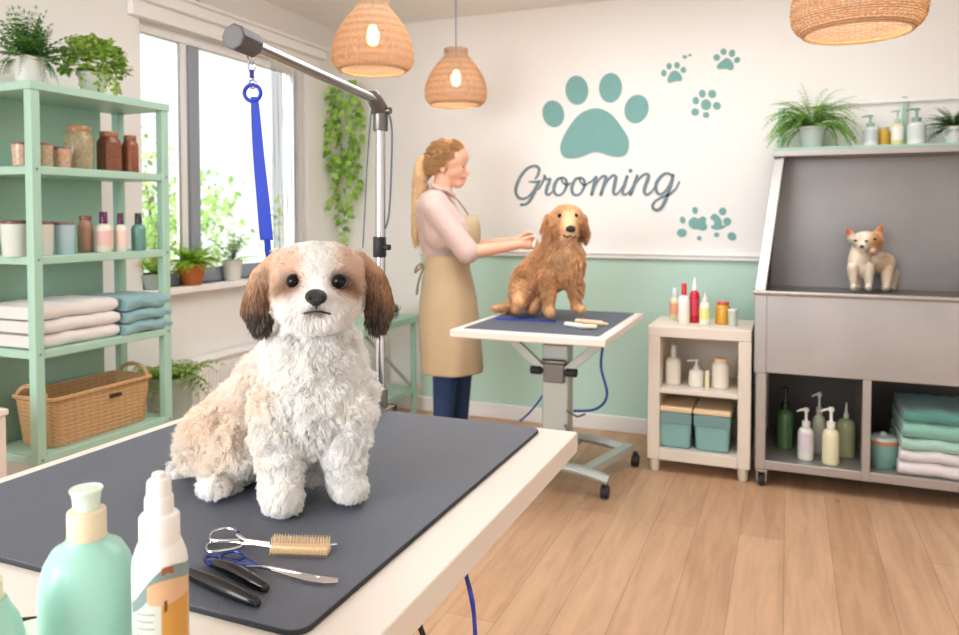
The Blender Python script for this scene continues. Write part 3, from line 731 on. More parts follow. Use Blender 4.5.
def floorplant(m, o):
    for k in range(46):
        a = random.uniform(0, 6.28); frond(m, o+Vector((random.gauss(0,0.03), random.gauss(0,0.03), 0)), (math.cos(a), math.sin(a), random.uniform(0.3, 1.5)), random.uniform(0.12, 0.24), G5, droop=random.uniform(1, 2.4), lw=0.036, n=8)
potted('floor_planter', 'tall grey-green planter of arching leaves on the floor below the window', (-2.70, 2.70, 0), (0.08, 0.11, 0.545, 0.02), floorplant, 'pot_grey')
# trailing vine in the corner
VX, VY = -2.80, YB-0.13
t = thing('trailing_vine', 'green trailing vine hanging in the corner beside the window', 'plant', (VX, VY, 2.3))
m = M(); G6 = [(150,196,80), (172,212,100), (124,176,64), (186,222,124)]; stems = M(); stems.col = L3((110,140,60))
for s_ in range(9):
    x0 = max(-2.87, VX+random.gauss(0, 0.075)); y0 = min(YB-0.03, VY+random.gauss(0, 0.06)); z = 2.24-abs(random.gauss(0, 0.07)); Ln = random.uniform(0.45, 1.05) if s_ % 3 else random.uniform(0.8, 1.08); pts = []
    nseg = int(Ln/0.03)
    for i in range(nseg):
        pts.append((x0+0.03*math.sin(i*0.35+s_)+(VX-x0)*0.25*i/nseg, y0-0.015*(1+math.sin(i*0.5+s_*2)), z-0.03*i))
    stems.tube(pts, 0.0018, 4)
    for p in pts:
        for q in range(1): leaf(m, p, Vector((random.choice((-1,1))*random.uniform(0.5,1), random.uniform(-0.9,0.5), -random.uniform(0,0.9))), Vector((0,-1,0.5))+rdir()*0.4, random.uniform(0.035, 0.062), 0.044, G6)
m.obj('foliage', 'leaf', t); stems.obj('stems', 'leaf', t)
m = M(); m.tube([(VX, YB-0.001, 2.28), (VX, YB-0.10, 2.28), (VX, VY, 2.25)], 0.004, 8); m.obj('hook', 'chrome', t)
# thin cord running along the ceiling edge
m = M(); m.tube([onx(x, y, XL+0.012) for x, y in ((190,-6), (207,8), (222,19), (240,30))], 0.004, 6)
tag(m.obj('ceiling_cord', 'grey_cable'), 'thin dark cord running down above the window', 'cord')

# ================================================================== mint console by the back corner
cx0, cx1, cy0, cy1, cz = -2.52, -2.20, 3.62, 4.32, 0.66
t = thing('console_shelf', 'low mint console with a diagonal brace behind the small dog', 'shelf', (-2.36, 3.97, 0))
m = M(); m.box((cx0, cy0, cz-0.045), (cx1, cy1, cz)); m.obj('top', 'mint_shelf_paint', t, bevel=0.006)
for x in (cx0+0.02, cx1-0.045):
    for y in (cy0+0.02, cy1-0.045): m = M(); m.box((x, y, 0), (x+0.03, y+0.03, cz-0.045)); m.obj('leg', 'mint_shelf_paint', t, bevel=0.003)
m = M(); m.box((cx0+0.02, cy0+0.02, 0.16), (cx1-0.02, cy1-0.02, 0.195)); m.obj('shelf_board', 'mint_shelf_paint', t, bevel=0.003)
m = M(); m.bar((cx1-0.035, cy0+0.1, cz-0.06), (cx1-0.035, cy1-0.06, 0.21), 0.02, 0.012); m.obj('brace', 'grey_metal', t)
def smallp(m, o):
    for k in range(60): d = rdir(0.6); d.z = abs(d.z); leaf(m, o+Vector((random.gauss(0,0.02), random.gauss(0,0.02), random.random()*0.03)), d, rdir(1), 0.03, 0.018, [(104,128,84), (128,150,106)])
potted('potted_plant', 'tiny grey-green plant on the mint console behind the small dog', (-2.28, 4.13, cz), (0.022, 0.03, 0.035, 0.006), smallp, 'pot_grey')
bottle('jar', 'small pale tub on the mint console behind the small dog', (-2.27, 3.98, cz), 0.035, 0.05, (196,210,200), (222,196,180), 'tub', cat='jar')

# ================================================================== wall graphics
def wall_blob(m, pts, y0=YB-0.004, y1=YB-0.0004):
    c = [ony(x, y, YB) for x, y in pts]; m.prism([(p.x, p.z) for p in c], y0, y1, 'xz')
def ellpts(cx_, cy_, rx, ry, rot=0, n=28):
    out = []; r = math.radians(rot)
    for k in range(n):
        a = 2*PI*k/n; x = rx*math.cos(a); y = ry*math.sin(a); out.append((cx_+x*math.cos(r)-y*math.sin(r), cy_+x*math.sin(r)+y*math.cos(r)))
    return out
def decal(label, ells, pads=(), mt='teal_paint', group='paw prints on the wall', name='paw_decal'):
    pc = ony(ells[0][0], ells[0][1], YB); t = thing(name, label, 'wall decal', (pc.x, YB-0.002, pc.z), group)
    for e_ in ells: m = M(); wall_blob(m, ellpts(*e_)); m.obj('toe_pad', mt, t, smooth=False)
    for p_ in pads: m = M(); wall_blob(m, [(a, b) for a, b in spline(p_, 8, True)]); m.obj('palm_pad', mt, t, smooth=False)
    return t
S2 = 2.885
def c2(pts): return [(500+x/S2, 40+y/S2) for x, y in pts]
big = [(500+x/S2, 40+y/S2, a/S2, b/S2, r) for x, y, a, b, r in ((154,213,31,39,-12), (222,145,33,42,-4), (319,138,33,43,4), (394,199,34,42,18))]
decal('large teal paw print painted above the word Grooming', big, [c2([(275,197),(318,212),(350,250),(372,290),(364,330),(330,337),(275,324),(225,340),(186,338),(174,310),(190,266),(228,216)])])
S3 = 7.99
def c3(pts): return [(640+x/S3, 50+y/S3) for x, y in pts]
def e3(es): return [(640+x/S3, 50+y/S3, a/S3, b/S3, r) for x, y, a, b, r in es]
decal('small teal paw print with two dots beside it, left of the top one', e3([(191,185,22,27,0), (233,130,22,26,0), (296,123,23,26,0), (347,160,22,24,0)]), [c3([(278,165),(312,180),(334,215),(332,245),(300,250),(265,256),(235,265),(220,250),(226,215),(246,180)])])
decal('small tilted teal paw print nearest the corner above the wash station', e3([(613,60,26,26,0), (668,15,25,26,0), (736,27,25,30,15), (776,80,26,22,-35)]), [c3([(690,65),(725,82),(745,115),(745,150),(722,162),(690,152),(650,152),(620,150),(615,125),(645,95)])])
decal('round teal flower-like paw print made of seven dots', e3([(498,350,27,32,0), (577,352,32,34,-30), (446,405,26,30,0), (528,438,41,44,0), (614,446,32,31,0), (441,496,31,30,0), (528,520,26,24,0)]))
decal('two tiny teal dots on the wall above the small paw prints', e3([(358,55,18,15,0), (400,42,14,9,-20)]))
S4 = 9.59
def e4(es): return [(660+x/S4, 195+y/S4, a/S4, b/S4, r) for x, y, a, b, r in es]
def c4(pts): return [(660+x/S4, 195+y/S4) for x, y in pts]
decal('smudged left teal paw print low on the wall above the cabinet', e4([(336,148,27,34,0), (218,240,26,35,-20), (210,362,48,40,0), (376,413,22,22,0)]), [c4([(320,212),(365,225),(410,205),(442,225),(438,265),(452,310),(420,340),(370,328),(320,325),(282,298),(278,250)])])
decal('smudged right teal paw print low on the wall above the cabinet', e4([(600,157,36,36,0), (645,254,38,38,0), (543,380,26,22,0), (690,397,44,38,30)]), [c4([(515,180),(555,195),(590,245),(600,290),(640,290),(600,320),(530,332),(486,305),(520,280),(515,250),(482,220)])])
# the word
S5 = 4.795; stroke_layer = 0
def stroke(m, pts, n=9, y0=YB-0.0045, y1=YB-0.0004):
    """pts (x, y, width) in a close-up's pixels -> raised ribbon on the wall"""
    global stroke_layer; stroke_layer += 1; y0 = y0 - 0.00012*stroke_layer
    sp = spline(pts, n); L_, R_ = [], []
    q = [(ony(500+x/S5, 150+y/S5, YB), max(w, 2.0)/S5) for x, y, w in sp]
    for i, (p, w_) in enumerate(q):
        a = q[max(i-1, 0)][0]; b = q[min(i+1, len(q)-1)][0]; d = Vector((b.x-a.x, 0, b.z-a.z)); d.normalize(); nn_ = Vector((-d.z, 0, d.x)); hw = w_*0.5*4.45/750*1.5
        L_.append(p+nn_*hw); R_.append(p-nn_*hw)
    vs = []; fs = []
    for i in range(len(q)): vs += [(L_[i].x, y0, L_[i].z), (R_[i].x, y0, R_[i].z), (L_[i].x, y1, L_[i].z), (R_[i].x, y1, R_[i].z)]
    for i in range(len(q)-1):
        a = 4*i; b = a+4; fs += [(a, a+1, b+1, b), (a, b, b+2, a+2), (a+1, a+3, b+3, b+1)]
    fs += [(0, 2, 3, 1), (b, b+1, b+3, b+2)]; m.add(vs, fs)
    for e_ in (0, -1):
        p, w_ = q[e_]; r = w_*0.5*4.45/750*1.4; m.prism([(p.x+r*math.cos(2*PI*k/12), p.z+r*math.sin(2*PI*k/12)) for k in range(12)], y0, y1, 'xz')
m = M()
G_ = [(170,138,6),(182,120,8),(188,96,10),(180,80,9),(158,77,8),(128,92,9),(100,126,10),(82,165,11),(76,200,10),(88,226,9),(112,234,8),(138,222,7),(160,196,6),(178,165,7),(188,152,7)]
stroke(m, G_); stroke(m, [(142,152,5),(165,153,7),(192,150,8)]); stroke(m, [(188,152,9),(176,180,10),(160,215,10),(140,248,10),(118,262,8),(103,262,10)])
stroke(m, [(185,190,5),(200,165,6),(212,135,8),(214,124,9)]); stroke(m, [(214,124,9),(222,140,8),(240,138,8),(238,150,10),(226,180,11),(222,206,10),(232,215,8),(250,202,6),(262,180,6)])
def o_(cx_, cy_): return [(cx_+8,cy_-42,7),(cx_-12,cy_-36,9),(cx_-28,cy_-8,11),(cx_-30,cy_+22,10),(cx_-16,cy_+40,8),(cx_+8,cy_+34,7),(cx_+26,cy_+6,9),(cx_+30,cy_-22,10),(cx_+20,cy_-40,8),(cx_+6,cy_-42,6),(cx_+12,cy_-20,6),(cx_+32,cy_-8,6),(cx_+48,cy_-18,5)]
stroke(m, o_(290,176)); stroke(m, o_(376,176)); stroke(m, [(420,160,5),(436,152,6),(450,140,7),(462,128,8)])
def arch(x0, top, x1, bot): return [(x0,bot,8),(x0+14,bot-40,7),(x0+34,top+12,7),(x0+50,top,8),(x0+58,top+12,10),(x1,bot-26,11)]
stroke(m, [(462,128,8),(454,160,11),(440,214,11)]); stroke(m, [(442,210,7),(462,160,7),(490,128,8),(508,130,10),(500,165,11),(484,214,11)]); stroke(m, [(486,210,7),(508,160,7),(538,124,8),(556,130,10),(550,165,11),(544,200,10),(554,214,8),(572,200,6),(590,172,5)])
stroke(m, [(610,126,9),(598,165,11),(588,198,10),(596,214,8),(614,206,6),(634,180,5)])
stroke(m, [(658,122,8),(646,160,11),(626,214,11)]); stroke(m, [(628,210,7),(650,160,7),(684,122,8),(708,116,9),(712,132,11),(698,170,11),(692,200,10),(704,214,8),(726,200,6),(748,170,6)])
stroke(m, [(826,124,7),(806,112,8),(780,120,9),(752,156,11),(748,190,10),(764,212,8),(788,202,7),(812,168,7),(828,130,7)]); stroke(m, [(830,120,10),(822,160,11),(806,206,11),(790,250,11),(770,280,10),(746,288,9),(732,270,9),(744,246,7),(774,228,7),(812,212,7),(842,186,6),(860,152,5)])
p = ony(626, 150+102/S5*0+20.8, YB); c_ = ony(500+626/S5, 150+100/S5, YB)
m.prism([(c_.x+0.0125*math.cos(2*PI*k/16), c_.z+0.0125*math.sin(2*PI*k/16)) for k in range(16)], YB-0.0045, YB-0.0004, 'xz')
o = m.obj('wall_lettering', 'slate_paint', smooth=False); tag(o, 'grey handwritten word Grooming on the wall above the large dog', 'wall lettering')
# ================================================================== wash station
TX0, TX1, TY0, TY1, TZ0, TZ1 = -0.145, 1.25, 3.80, 4.42, 0.552, 0.945
t = thing('dog_wash_station', 'stainless steel dog washing station on castors against the back wall', 'wash station', (0.5, 4.1, 0))
m = M()
m.box((TX0+0.005, TY0, TZ0), (TX1, TY0+0.012, TZ1-0.02)); m.box((TX0+0.005, TY0+0.012, TZ0), (TX0+0.017, TY1, TZ1-0.02))
m.box((TX1-0.012, TY0+0.012, TZ0), (TX1, TY1, TZ1-0.02)); m.box((TX0+0.017, TY0+0.012, TZ0), (TX1-0.012, TY1, TZ0+0.012))
m.box((TX0, TY0-0.004, TZ0-0.002), (TX0+0.055, TY0+0.004, TZ1-0.02)); m.obj('tub', 'tub_steel', t, bevel=0.003)
m = M(); m.tube([(TX0-0.005, TY1, TZ1-0.01), (TX0-0.005, TY0-0.012, TZ1-0.01), (TX1, TY0-0.012, TZ1-0.01)], 0.011, 12); m.box((TX0, TY0-0.014, TZ1-0.024), (TX1, TY0+0.018, TZ1-0.004)); m.box((TX0-0.006, TY0, TZ1-0.024), (TX0+0.03, TY1, TZ1-0.004)); m.obj('rim', 'steel_frame', t, bevel=0.003)
m = M(); m.box((TX0+0.017, TY0+0.012, 0.905), (TX1-0.012, TY1-0.02, 0.918)); m.obj('standing_grate', 'steel', t)
m = M(); m.prism([(-0.104, 0.90), (1.25, 0.90), (1.25, 1.605), (-0.064, 1.605)], 4.395, 4.409, 'xz'); m.obj('back_splash', 'steel', t)
def sidep(x0b, x0t, name):
    m = M(); th = 0.014; q = [(3.815, 0.90, x0b), (4.41, 0.90, x0b+0.03), (4.41, 1.605, x0t), (4.17, 1.605, x0t)]
    m.add([(x, y, z) for y, z, x in q]+[(x+th, y, z) for y, z, x in q], [(0,1,2,3), (7,6,5,4), (0,4,5,1), (1,5,6,2), (2,6,7,3), (3,7,4,0)])
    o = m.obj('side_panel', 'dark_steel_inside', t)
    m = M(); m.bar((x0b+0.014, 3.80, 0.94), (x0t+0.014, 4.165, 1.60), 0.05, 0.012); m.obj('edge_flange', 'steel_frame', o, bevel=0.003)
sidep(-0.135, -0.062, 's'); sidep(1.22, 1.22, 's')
m = M(); m.box((-0.078, 4.14, 1.60), (1.26, 4.44, 1.632)); m.obj('hood_top', 'steel_frame', t, bevel=0.004)
for x in (-0.135, 0.322, 1.2):
    m = M(); w_ = 0.046 if x != 0.322 else 0.036; m.box((x, TY0+0.002, 0.085), (x+w_, TY0+0.04, TZ0+0.003)); m.obj('upright', 'steel_frame', t, bevel=0.003)
for x in (-0.135, 1.2):
    m = M(); m.box((x, TY1-0.04, 0.085), (x+0.046, TY1-0.002, TZ0+0.003)); m.obj('upright', 'steel_frame', t, bevel=0.003)
m = M(); m.box((-0.135, TY0+0.004, 0.085), (1.246, TY1, 0.128)); m.obj('lower_shelf', 'steel_frame', t, bevel=0.003)
m = M(); m.box((-0.12, TY1-0.01, 0.128), (1.24, TY1-0.003, TZ0)); m.box((-0.132, TY0+0.04, 0.128), (-0.124, TY1-0.01, TZ0)); m.obj('rear_panel', 'dark_steel_inside', t)
m = M(); m.box((0.334, TY0+0.04, 0.128), (0.346, TY1-0.01, TZ0)); m.obj('divider', 'steel_frame', t)
for x, y in ((-0.105, TY0+0.04), (1.2, TY0+0.04), (-0.105, TY1-0.05), (1.2, TY1-0.05)):
    m = M(); m.lathe([(0.012, 0.045), (0.02, 0.05), (0.02, 0.085)], c=(x, y, 0), n=12); m.box((x-0.026, y-0.045, 0.075), (x+0.026, y+0.03, 0.085)); m.box((x-0.022, y-0.035, 0.028), (x-0.017, y+0.02, 0.076)); m.box((x+0.017, y-0.035, 0.028), (x+0.022, y+0.02, 0.076))
    c_ = m.obj('castor', 'chrome', t)
    m = M(); m.tube([(x-0.013, y-0.012, 0.033), (x+0.013, y-0.012, 0.033)], 0.033, 20); m.obj('wheel', 'black_rubber', c_, bevel=0.004)
m = M(); m.lathe([(0.02, 0), (0.02, 0.01), (0.009, 0.02), (0.009, 0.05)], c=(0.95, 4.385, 1.2), n=12); m.tube([(0.95, 4.39, 1.22), (0.95, 4.33, 1.24), (0.95, 4.28, 1.21)], 0.008, 8); m.obj('tap', 'chrome', t)
# wall shelf rail above
t = thing('wall_shelf', 'narrow mint wall shelf with thin upper rail above the wash station', 'shelf', (0.5, 4.4, 1.634))
m = M(); m.box((-0.08, 4.20, 1.634), (1.3, YB-0.001, 1.650)); m.obj('shelf_board', 'mint_shelf_paint', t, bevel=0.003)
for x in (-0.06, 0.535, 1.2): m = M(); m.box((x, YB-0.022, 1.65), (x+0.024, YB-0.001, 1.915)); m.obj('post', 'mint_shelf_paint', t, bevel=0.003)
m = M(); m.box((-0.06, YB-0.03, 1.885), (1.3, YB-0.02, 1.905)); m.obj('rail', 'trim_white', t, bevel=0.003)
WS = 1.650
G7 = [(140,190,90), (164,208,106), (112,166,72), (186,222,132)]
def bigfern(m, o):
    for k in range(110):
        a = random.uniform(0, 6.28); d = (math.cos(a), 0.35*math.sin(a)-0.12, random.uniform(0.25, 2.2)); frond(m, o, d, random.uniform(0.16, 0.29), G7, droop=random.uniform(1.2, 3.4), lw=0.021, n=14)
p = ony(812, 147, 4.31); potted('potted_fern', 'large feathery fern in a pale green pot above the wash station', (p.x, 4.30, WS), (0.052, 0.07, 0.11, 0.012), bigfern, 'pot_grey')
p = ony(953, 145, 4.33)
def dk(m, o):
    for k in range(70):
        d = rdir(1.0); d.z = abs(d.z); frond(m, o, d, random.uniform(0.08, 0.15), [(62,110,48), (84,134,58), (52,92,44)], droop=1.0, lw=0.017, n=8)
potted('potted_plant', 'small dark green plant in a white pot at the right end of the wall shelf', (p.x, 4.32, WS), (0.036, 0.05, 0.085, 0.01), dk, 'pot_white')
def wsb(px, **k): p = ony(px, 147, 4.33); return (p.x, 4.33, WS)
bottle('shampoo_bottle', 'white bottle with a green pump neck, leftmost on the wall shelf', wsb(870), 0.036, 0.165, (228,226,222), (150,180,170), 'pump', 'bottles on the wall shelf', band=(196,200,204))
bottle('shampoo_bottle', 'squat amber yellow bottle without pump on the wall shelf', (wsb(882)[0]+0.012, 4.39, WS), 0.032, 0.105, (214,170,60), (200,190,160), 'jar', 'bottles on the wall shelf')
bottle('shampoo_bottle', 'slim pale yellow bottle with a tall pump on the wall shelf', wsb(897), 0.027, 0.185, (232,222,160), (170,196,186), 'pump', 'bottles on the wall shelf', band=(240,236,224))
bottle('shampoo_bottle', 'wide white bottle with a grey-green pump beside the small dark plant', wsb(916), 0.042, 0.19, (226,226,220), (130,160,150), 'pump', 'bottles on the wall shelf', band=(206,210,208))
# on the lower shelf
LS = 0.128
def lsx(px, y=3.95): return (ony(px, 430, y).x, y, LS)
bottle('shampoo_bottle', 'green bottle with a dark pump at the left of the wash station shelf', lsx(785, 4.06), 0.040, 0.31, (82,120,74), (40,60,40), 'pump', 'bottles under the wash station', seg=20)
bottle('shampoo_bottle', 'white bottle with printed label and pump under the wash station', lsx(806, 3.90), 0.036, 0.25, (222,224,212), (220,222,214), 'pump', 'bottles under the wash station', band=(214,208,216))
bottle('shampoo_bottle', 'tall slim white pump bottle standing behind the cream one', lsx(819, 4.04), 0.030, 0.30, (206,212,196), (200,206,200), 'pump', 'bottles under the wash station')
bottle('shampoo_bottle', 'cream yellow bottle with a white pump under the wash station', lsx(831, 3.87), 0.038, 0.27, (224,220,186), (236,236,230), 'pump', 'bottles under the wash station')
bottle('shampoo_bottle', 'olive green bottle with a thin white nozzle near the divider', lsx(846, 4.02), 0.042, 0.265, (168,174,134), (214,214,200), 'nozzle', 'bottles under the wash station', capr=0.3)
t = thing('lidded_pot', 'teal pot with a copper rim and glass lid beside the towels', 'pot', lsx(883, 3.93))
x, y, z = lsx(883, 3.93)
m = M(); m.col = L3((128,178,166)); m.lathe([(0.05,0),(0.054,0.004),(0.068,0.115)], c=(x,y,z)); m.obj('body', 'glossy_paint', t)
m = M(); m.col = L3((190,130,96)); m.lathe([(0.069,0.112),(0.071,0.114),(0.071,0.128),(0.068,0.130)], c=(x,y,z)); m.obj('rim', 'glossy_paint', t)
m = M(); m.col = L3((190,200,196)); m.lathe([(0.066,0.130),(0.056,0.143),(0.02,0.150),(0.012,0.16),(0.001,0.163)], c=(x,y,z)); m.obj('lid', 'glossy_paint', t)
zz = LS
for k, (c_, h_, lab) in enumerate((((236,230,232), 0.062, 'white folded towel at the bottom of the stack under the wash station'), ((232,228,232), 0.052, 'second white towel from the bottom under the wash station'), ((176,216,202), 0.052, 'pale mint towel in the middle of the stack under the wash station'), ((140,198,180), 0.072, 'thick aqua towel second from the top under the wash station'), ((84,150,140), 0.052, 'deep teal towel on top of the stack under the wash station'))):
    towel('folded_towel', lab, (0.685, 4.02, zz), 0.42-0.01*k, 0.40, h_, c_, 'towels under the wash station', 'x', rough=0.002); zz += h_+0.001

# ================================================================== small cabinet
KX0, KX1, KY0, KY1, KZ0, KZ1 = -0.652, -0.157, 3.82, 4.22, 0.065, 0.744
t = thing('cube_cabinet', 'cream open two-shelf cabinet on small feet by the mint wall', 'cabinet', (-0.4, 4.0, 0))
m = M(); m.box((KX0, KY0, KZ1-0.055), (KX1, KY1, KZ1)); m.obj('top', 'cream_cabinet', t, bevel=0.004)
for x in (KX0, KX1-0.06): m = M(); m.box((x, KY0, KZ0), (x+0.06, KY1, KZ1-0.055)); m.obj('side_panel', 'cream_cabinet', t, bevel=0.004)
m = M(); m.box((KX0+0.06, KY0, KZ0), (KX1-0.06, KY1, KZ0+0.055)); m.obj('bottom_panel', 'cream_cabinet', t, bevel=0.003)
m = M(); m.box((KX0+0.06, KY0+0.003, 0.405), (KX1-0.06, KY1, 0.43)); m.obj('shelf_board', 'cream_cabinet', t, bevel=0.003)
m = M(); m.box((KX0+0.06, KY1-0.01, KZ0+0.055), (KX1-0.06, KY1, KZ1-0.055)); m.obj('back_panel', 'cream_cabinet', t)
for x in (KX0+0.035, KX1-0.035):
    for y in (KY0+0.035, KY1-0.035): m = M(); m.lathe([(0.018,0),(0.023,0.01),(0.026,0.05),(0.026,0.066)], c=(x,y,0), n=16); m.obj('foot', 'cream_cabinet', t)
def kb(px, y, z): return (ony(px, 300, y).x, y, z)
g = 'bottles on the cream cabinet'
bottle('spray_bottle', 'small translucent bottle with pale cap, leftmost on the cream cabinet', kb(675, 4.08, KZ1), 0.028, 0.17, (214,206,170), (214,226,220), 'flip', g, band=(226,160,120))
bottle('shampoo_bottle', 'white bottle with a red cap on the cream cabinet', kb(684, 3.98, KZ1), 0.030, 0.205, (240,234,230), (206,40,50), 'flip', g, capr=0.45)
bottle('shampoo_bottle', 'crimson bottle with a tall white nozzle on the cream cabinet', kb(694.5, 4.02, KZ1), 0.026, 0.235, (200,30,52), (250,248,248), 'nozzle', g, band=(206,60,80))
bottle('shampoo_bottle', 'cream bottle with a pale yellow label on the cream cabinet', kb(705, 3.96, KZ1), 0.027, 0.165, (236,236,214), (226,226,216), 'nozzle', g, band=(222,224,150))
bottle('treat_jar', 'squat amber jar with a red lid on the cream cabinet', kb(723, 4.02, KZ1), 0.038, 0.115, (206,152,46), (206,84,70), 'jar', g, cat='jar')
bottle('treat_jar', 'small pale jar right of the amber jar', kb(733, 3.96, KZ1), 0.024, 0.085, (196,200,190), (220,224,218), 'tub', g, cat='jar')
g = 'containers on the middle cabinet shelf'
bottle('shampoo_jug', 'cream square jug with a round pump, left on the middle cabinet shelf', kb(674, 3.95, 0.43), 0.042, 0.20, (222,216,202), (214,216,214), 'flip', g, sq=True, cat='bottle', capr=0.35)
bottle('soap_dispenser', 'short white dispenser with a clear pump on the middle cabinet shelf', kb(697, 3.93, 0.43), 0.038, 0.14, (232,228,216), (206,212,222), 'pump', g, cat='bottle', capr=0.4)
bottle('soap_dispenser', 'white lidded canister with a knob on the middle cabinet shelf', kb(721, 3.95, 0.43), 0.043, 0.15, (234,228,216), (228,206,170), 'jar', g, cat='canister')
m = M(); x, y, z = kb(708, 3.90, 0.43); m.col = L3((234,222,190)); m.lathe([(0.01,0),(0.011,0.01),(0.011,0.085),(0.008,0.09)], c=(x,y,z), n=14); tag(m.obj('tube', 'glossy_paint'), 'thin cream tube standing between dispenser and canister', 'tube', g)
for px, lab in ((678, 'teal storage bin with a beige lid, left in the cabinet bottom'), (715.5, 'teal storage bin with a beige lid, right in the cabinet bottom')):
    c_ = kb(px, 3.97, KZ0+0.055); t = thing('storage_bin', lab, 'bin', c_, 'teal bins in the cabinet'); x, y, z = c_
    m = M(); m.col = L3((132,178,176)); a, b = 0.078, 0.088
    m.add([(x-a,y-0.11,z),(x+a,y-0.11,z),(x+a,y+0.11,z),(x-a,y+0.11,z),(x-b,y-0.125,z+0.185),(x+b,y-0.125,z+0.185),(x+b,y+0.125,z+0.185),(x-b,y+0.125,z+0.185)], [(0,3,2,1),(4,5,6,7),(0,1,5,4),(1,2,6,5),(2,3,7,6),(3,0,4,7)])
    m.obj('body', 'glossy_paint', t, bevel=0.018, seg=4)
    m = M(); m.col = L3((112,150,152)); m.box((x-b+0.001,y-0.1265,z+0.13),(x+b-0.001,y-0.122,z+0.183)); m.obj('label_strip', 'glossy_paint', t, bevel=0.002)
    m = M(); m.box((x-0.0905,y-0.128,z+0.185),(x+0.0905,y+0.128,z+0.215)); m.obj('lid', 'wood_beige', t, bevel=0.01, seg=3)

# ================================================================== the back grooming table
AX0, AX1, AY0, AY1, AZ = -1.385, -0.685, 3.01, 3.88, 0.80
t = thing('grooming_table', 'white adjustable grooming table under the large golden dog', 'table', (-1.05, 3.45, 0))
m = M(); m.box((AX0, AY0, AZ-0.04), (AX1, AY1, AZ-0.004)); m.obj('tabletop', 'white_laminate', t, bevel=0.006)
m = M(); m.box((AX0+0.05, AY0+0.05, AZ-0.004), (AX1-0.04, AY1-0.03, AZ)); m.obj('rubber_mat', 'rubber_mat_dark', t, bevel=0.002)
TCX, TCY = -1.03, 3.50
m = M(); m.box((TCX-0.24, TCY-0.27, AZ-0.07), (TCX+0.24, TCY+0.24, AZ-0.04)); m.obj('underframe', 'grey_metal', t, bevel=0.004)
m = M(); m.box((TCX-0.065, TCY-0.05, 0.1), (TCX+0.065, TCY+0.05, 0.68)); m.obj('column', 'grey_metal', t, bevel=0.008)
m = M(); m.box((TCX-0.045, TCY-0.04, 0.68), (TCX+0.045, TCY+0.04, AZ-0.07)); m.obj('inner_column', 'white_metal', t, bevel=0.005)
for s_ in (-1, 1):
    m = M(); m.bar((TCX+s_*0.06, TCY-0.055, 0.56), (TCX+s_*0.25, TCY-0.06, AZ-0.075), 0.026, 0.04); b_ = m.obj('brace', 'grey_metal', t, bevel=0.003)
    m = M(); m.tube([(TCX+s_*0.06, TCY-0.07, 0.555), (TCX+s_*0.115, TCY-0.07, 0.555)], 0.02, 14); m.obj('locking_knob', 'black_rubber', t, bevel=0.004)
m = M(); m.box((TCX-0.05, TCY-0.075, 0.50), (TCX+0.05, TCY-0.05, 0.60)); m.tube([(TCX-0.06, TCY-0.07, 0.60), (TCX+0.06, TCY-0.07, 0.60)], 0.014, 10); m.obj('bracket', 'dark_steel', t, bevel=0.003)
m = M(); m.tube([(TCX+0.06, TCY-0.06, 0.37), (TCX+0.12, TCY-0.08, 0.35), (TCX+0.16, TCY-0.09, 0.37)], 0.005, 8); m.tube([(TCX+0.055, TCY-0.06, 0.30), (TCX+0.09, TCY-0.08, 0.25), (TCX+0.08, TCY-0.08, 0.19)], 0.007, 8); m.obj('foot_lever', 'dark_steel', t)
m = M()
for yy in (TCY-0.13, TCY+0.35): m.tube(spline([(TCX-0.30, yy, 0.085), (TCX-0.15, yy, 0.115), (TCX, yy, 0.125), (TCX+0.15, yy, 0.115), (TCX+0.28, yy, 0.085)], 5), 0.03, 10, flat=0.8)
m.bar((TCX-0.02, TCY-0.13, 0.11), (TCX-0.02, TCY+0.35, 0.11), 0.09, 0.04); m.bar((TCX+0.16, TCY-0.11, 0.10), (TCX+0.28, TCY+0.36, 0.10), 0.05, 0.035); m.obj('base_frame', 'grey_metal', t)
for x, y in ((TCX+0.265, TCY-0.13), (TCX+0.31, TCY+0.37), (TCX-0.285, TCY-0.13), (TCX-0.285, TCY+0.35)):
    m = M(); m.lathe([(0.012,0.05),(0.015,0.075)], c=(x,y,0), n=12); m.tube([(x-0.018,y,0.03),(x+0.018,y,0.03)], 0.03, 18); m.obj('castor', 'black_rubber', t, bevel=0.003)
m = M(); m.tube(spline([at(604,340,3.35), at(601,366,3.3), at(607,395,3.3), at(596,409,3.35), at(574,411,3.5)], 8), 0.006, 8); m.obj('power_cable', 'blue_cable', t)
m = M(); m.tube(spline([at(549,362,3.75), at(552,378,3.75), at(541,398,3.65), at(530,412,3.7), at(520,421,3.75)], 8), 0.005, 8); m.obj('power_cable', 'blue_cable', t)
m = M()
a, b = onz(497, 318.5, AZ+0.004), onz(556, 321, AZ+0.004); m.bar(a, b, 0.016, 0.005); m.ell(a, (0.012, 0.012, 0.004)); tag(m.obj('lead', 'blue_webbing'), 'blue flat lead lying on the back table mat', 'lead')
t = thing('brush', 'wooden-backed brush lying beside the white comb on the back table', 'brush', onz(590, 321, AZ))
m = M(); a, b = onz(577, 321, AZ+0.012), onz(601, 323.5, AZ+0.012); m.cap(a, b, 0.011, 0.013); m.obj('brush_head', 'wood_beige', t)
m = M(); m.cap(b, onz(607, 324, AZ+0.010), 0.007, 0.006); m.obj('handle', 'wood_beige', t)
t = thing('slicker_brush', 'white grooming brush in front of the wooden one on the back table', 'brush', onz(580, 325.5, AZ))
m = M(); a, b = onz(566, 324, AZ+0.012), onz(581, 326, AZ+0.012); m.cap(a, b, 0.010, 0.012); m.obj('handle', 'white_plastic', t)
m = M(); m.bar(b, onz(597, 326.5, AZ+0.012), 0.045, 0.014); m.obj('brush_head', 'cream_plastic', t, bevel=0.004)

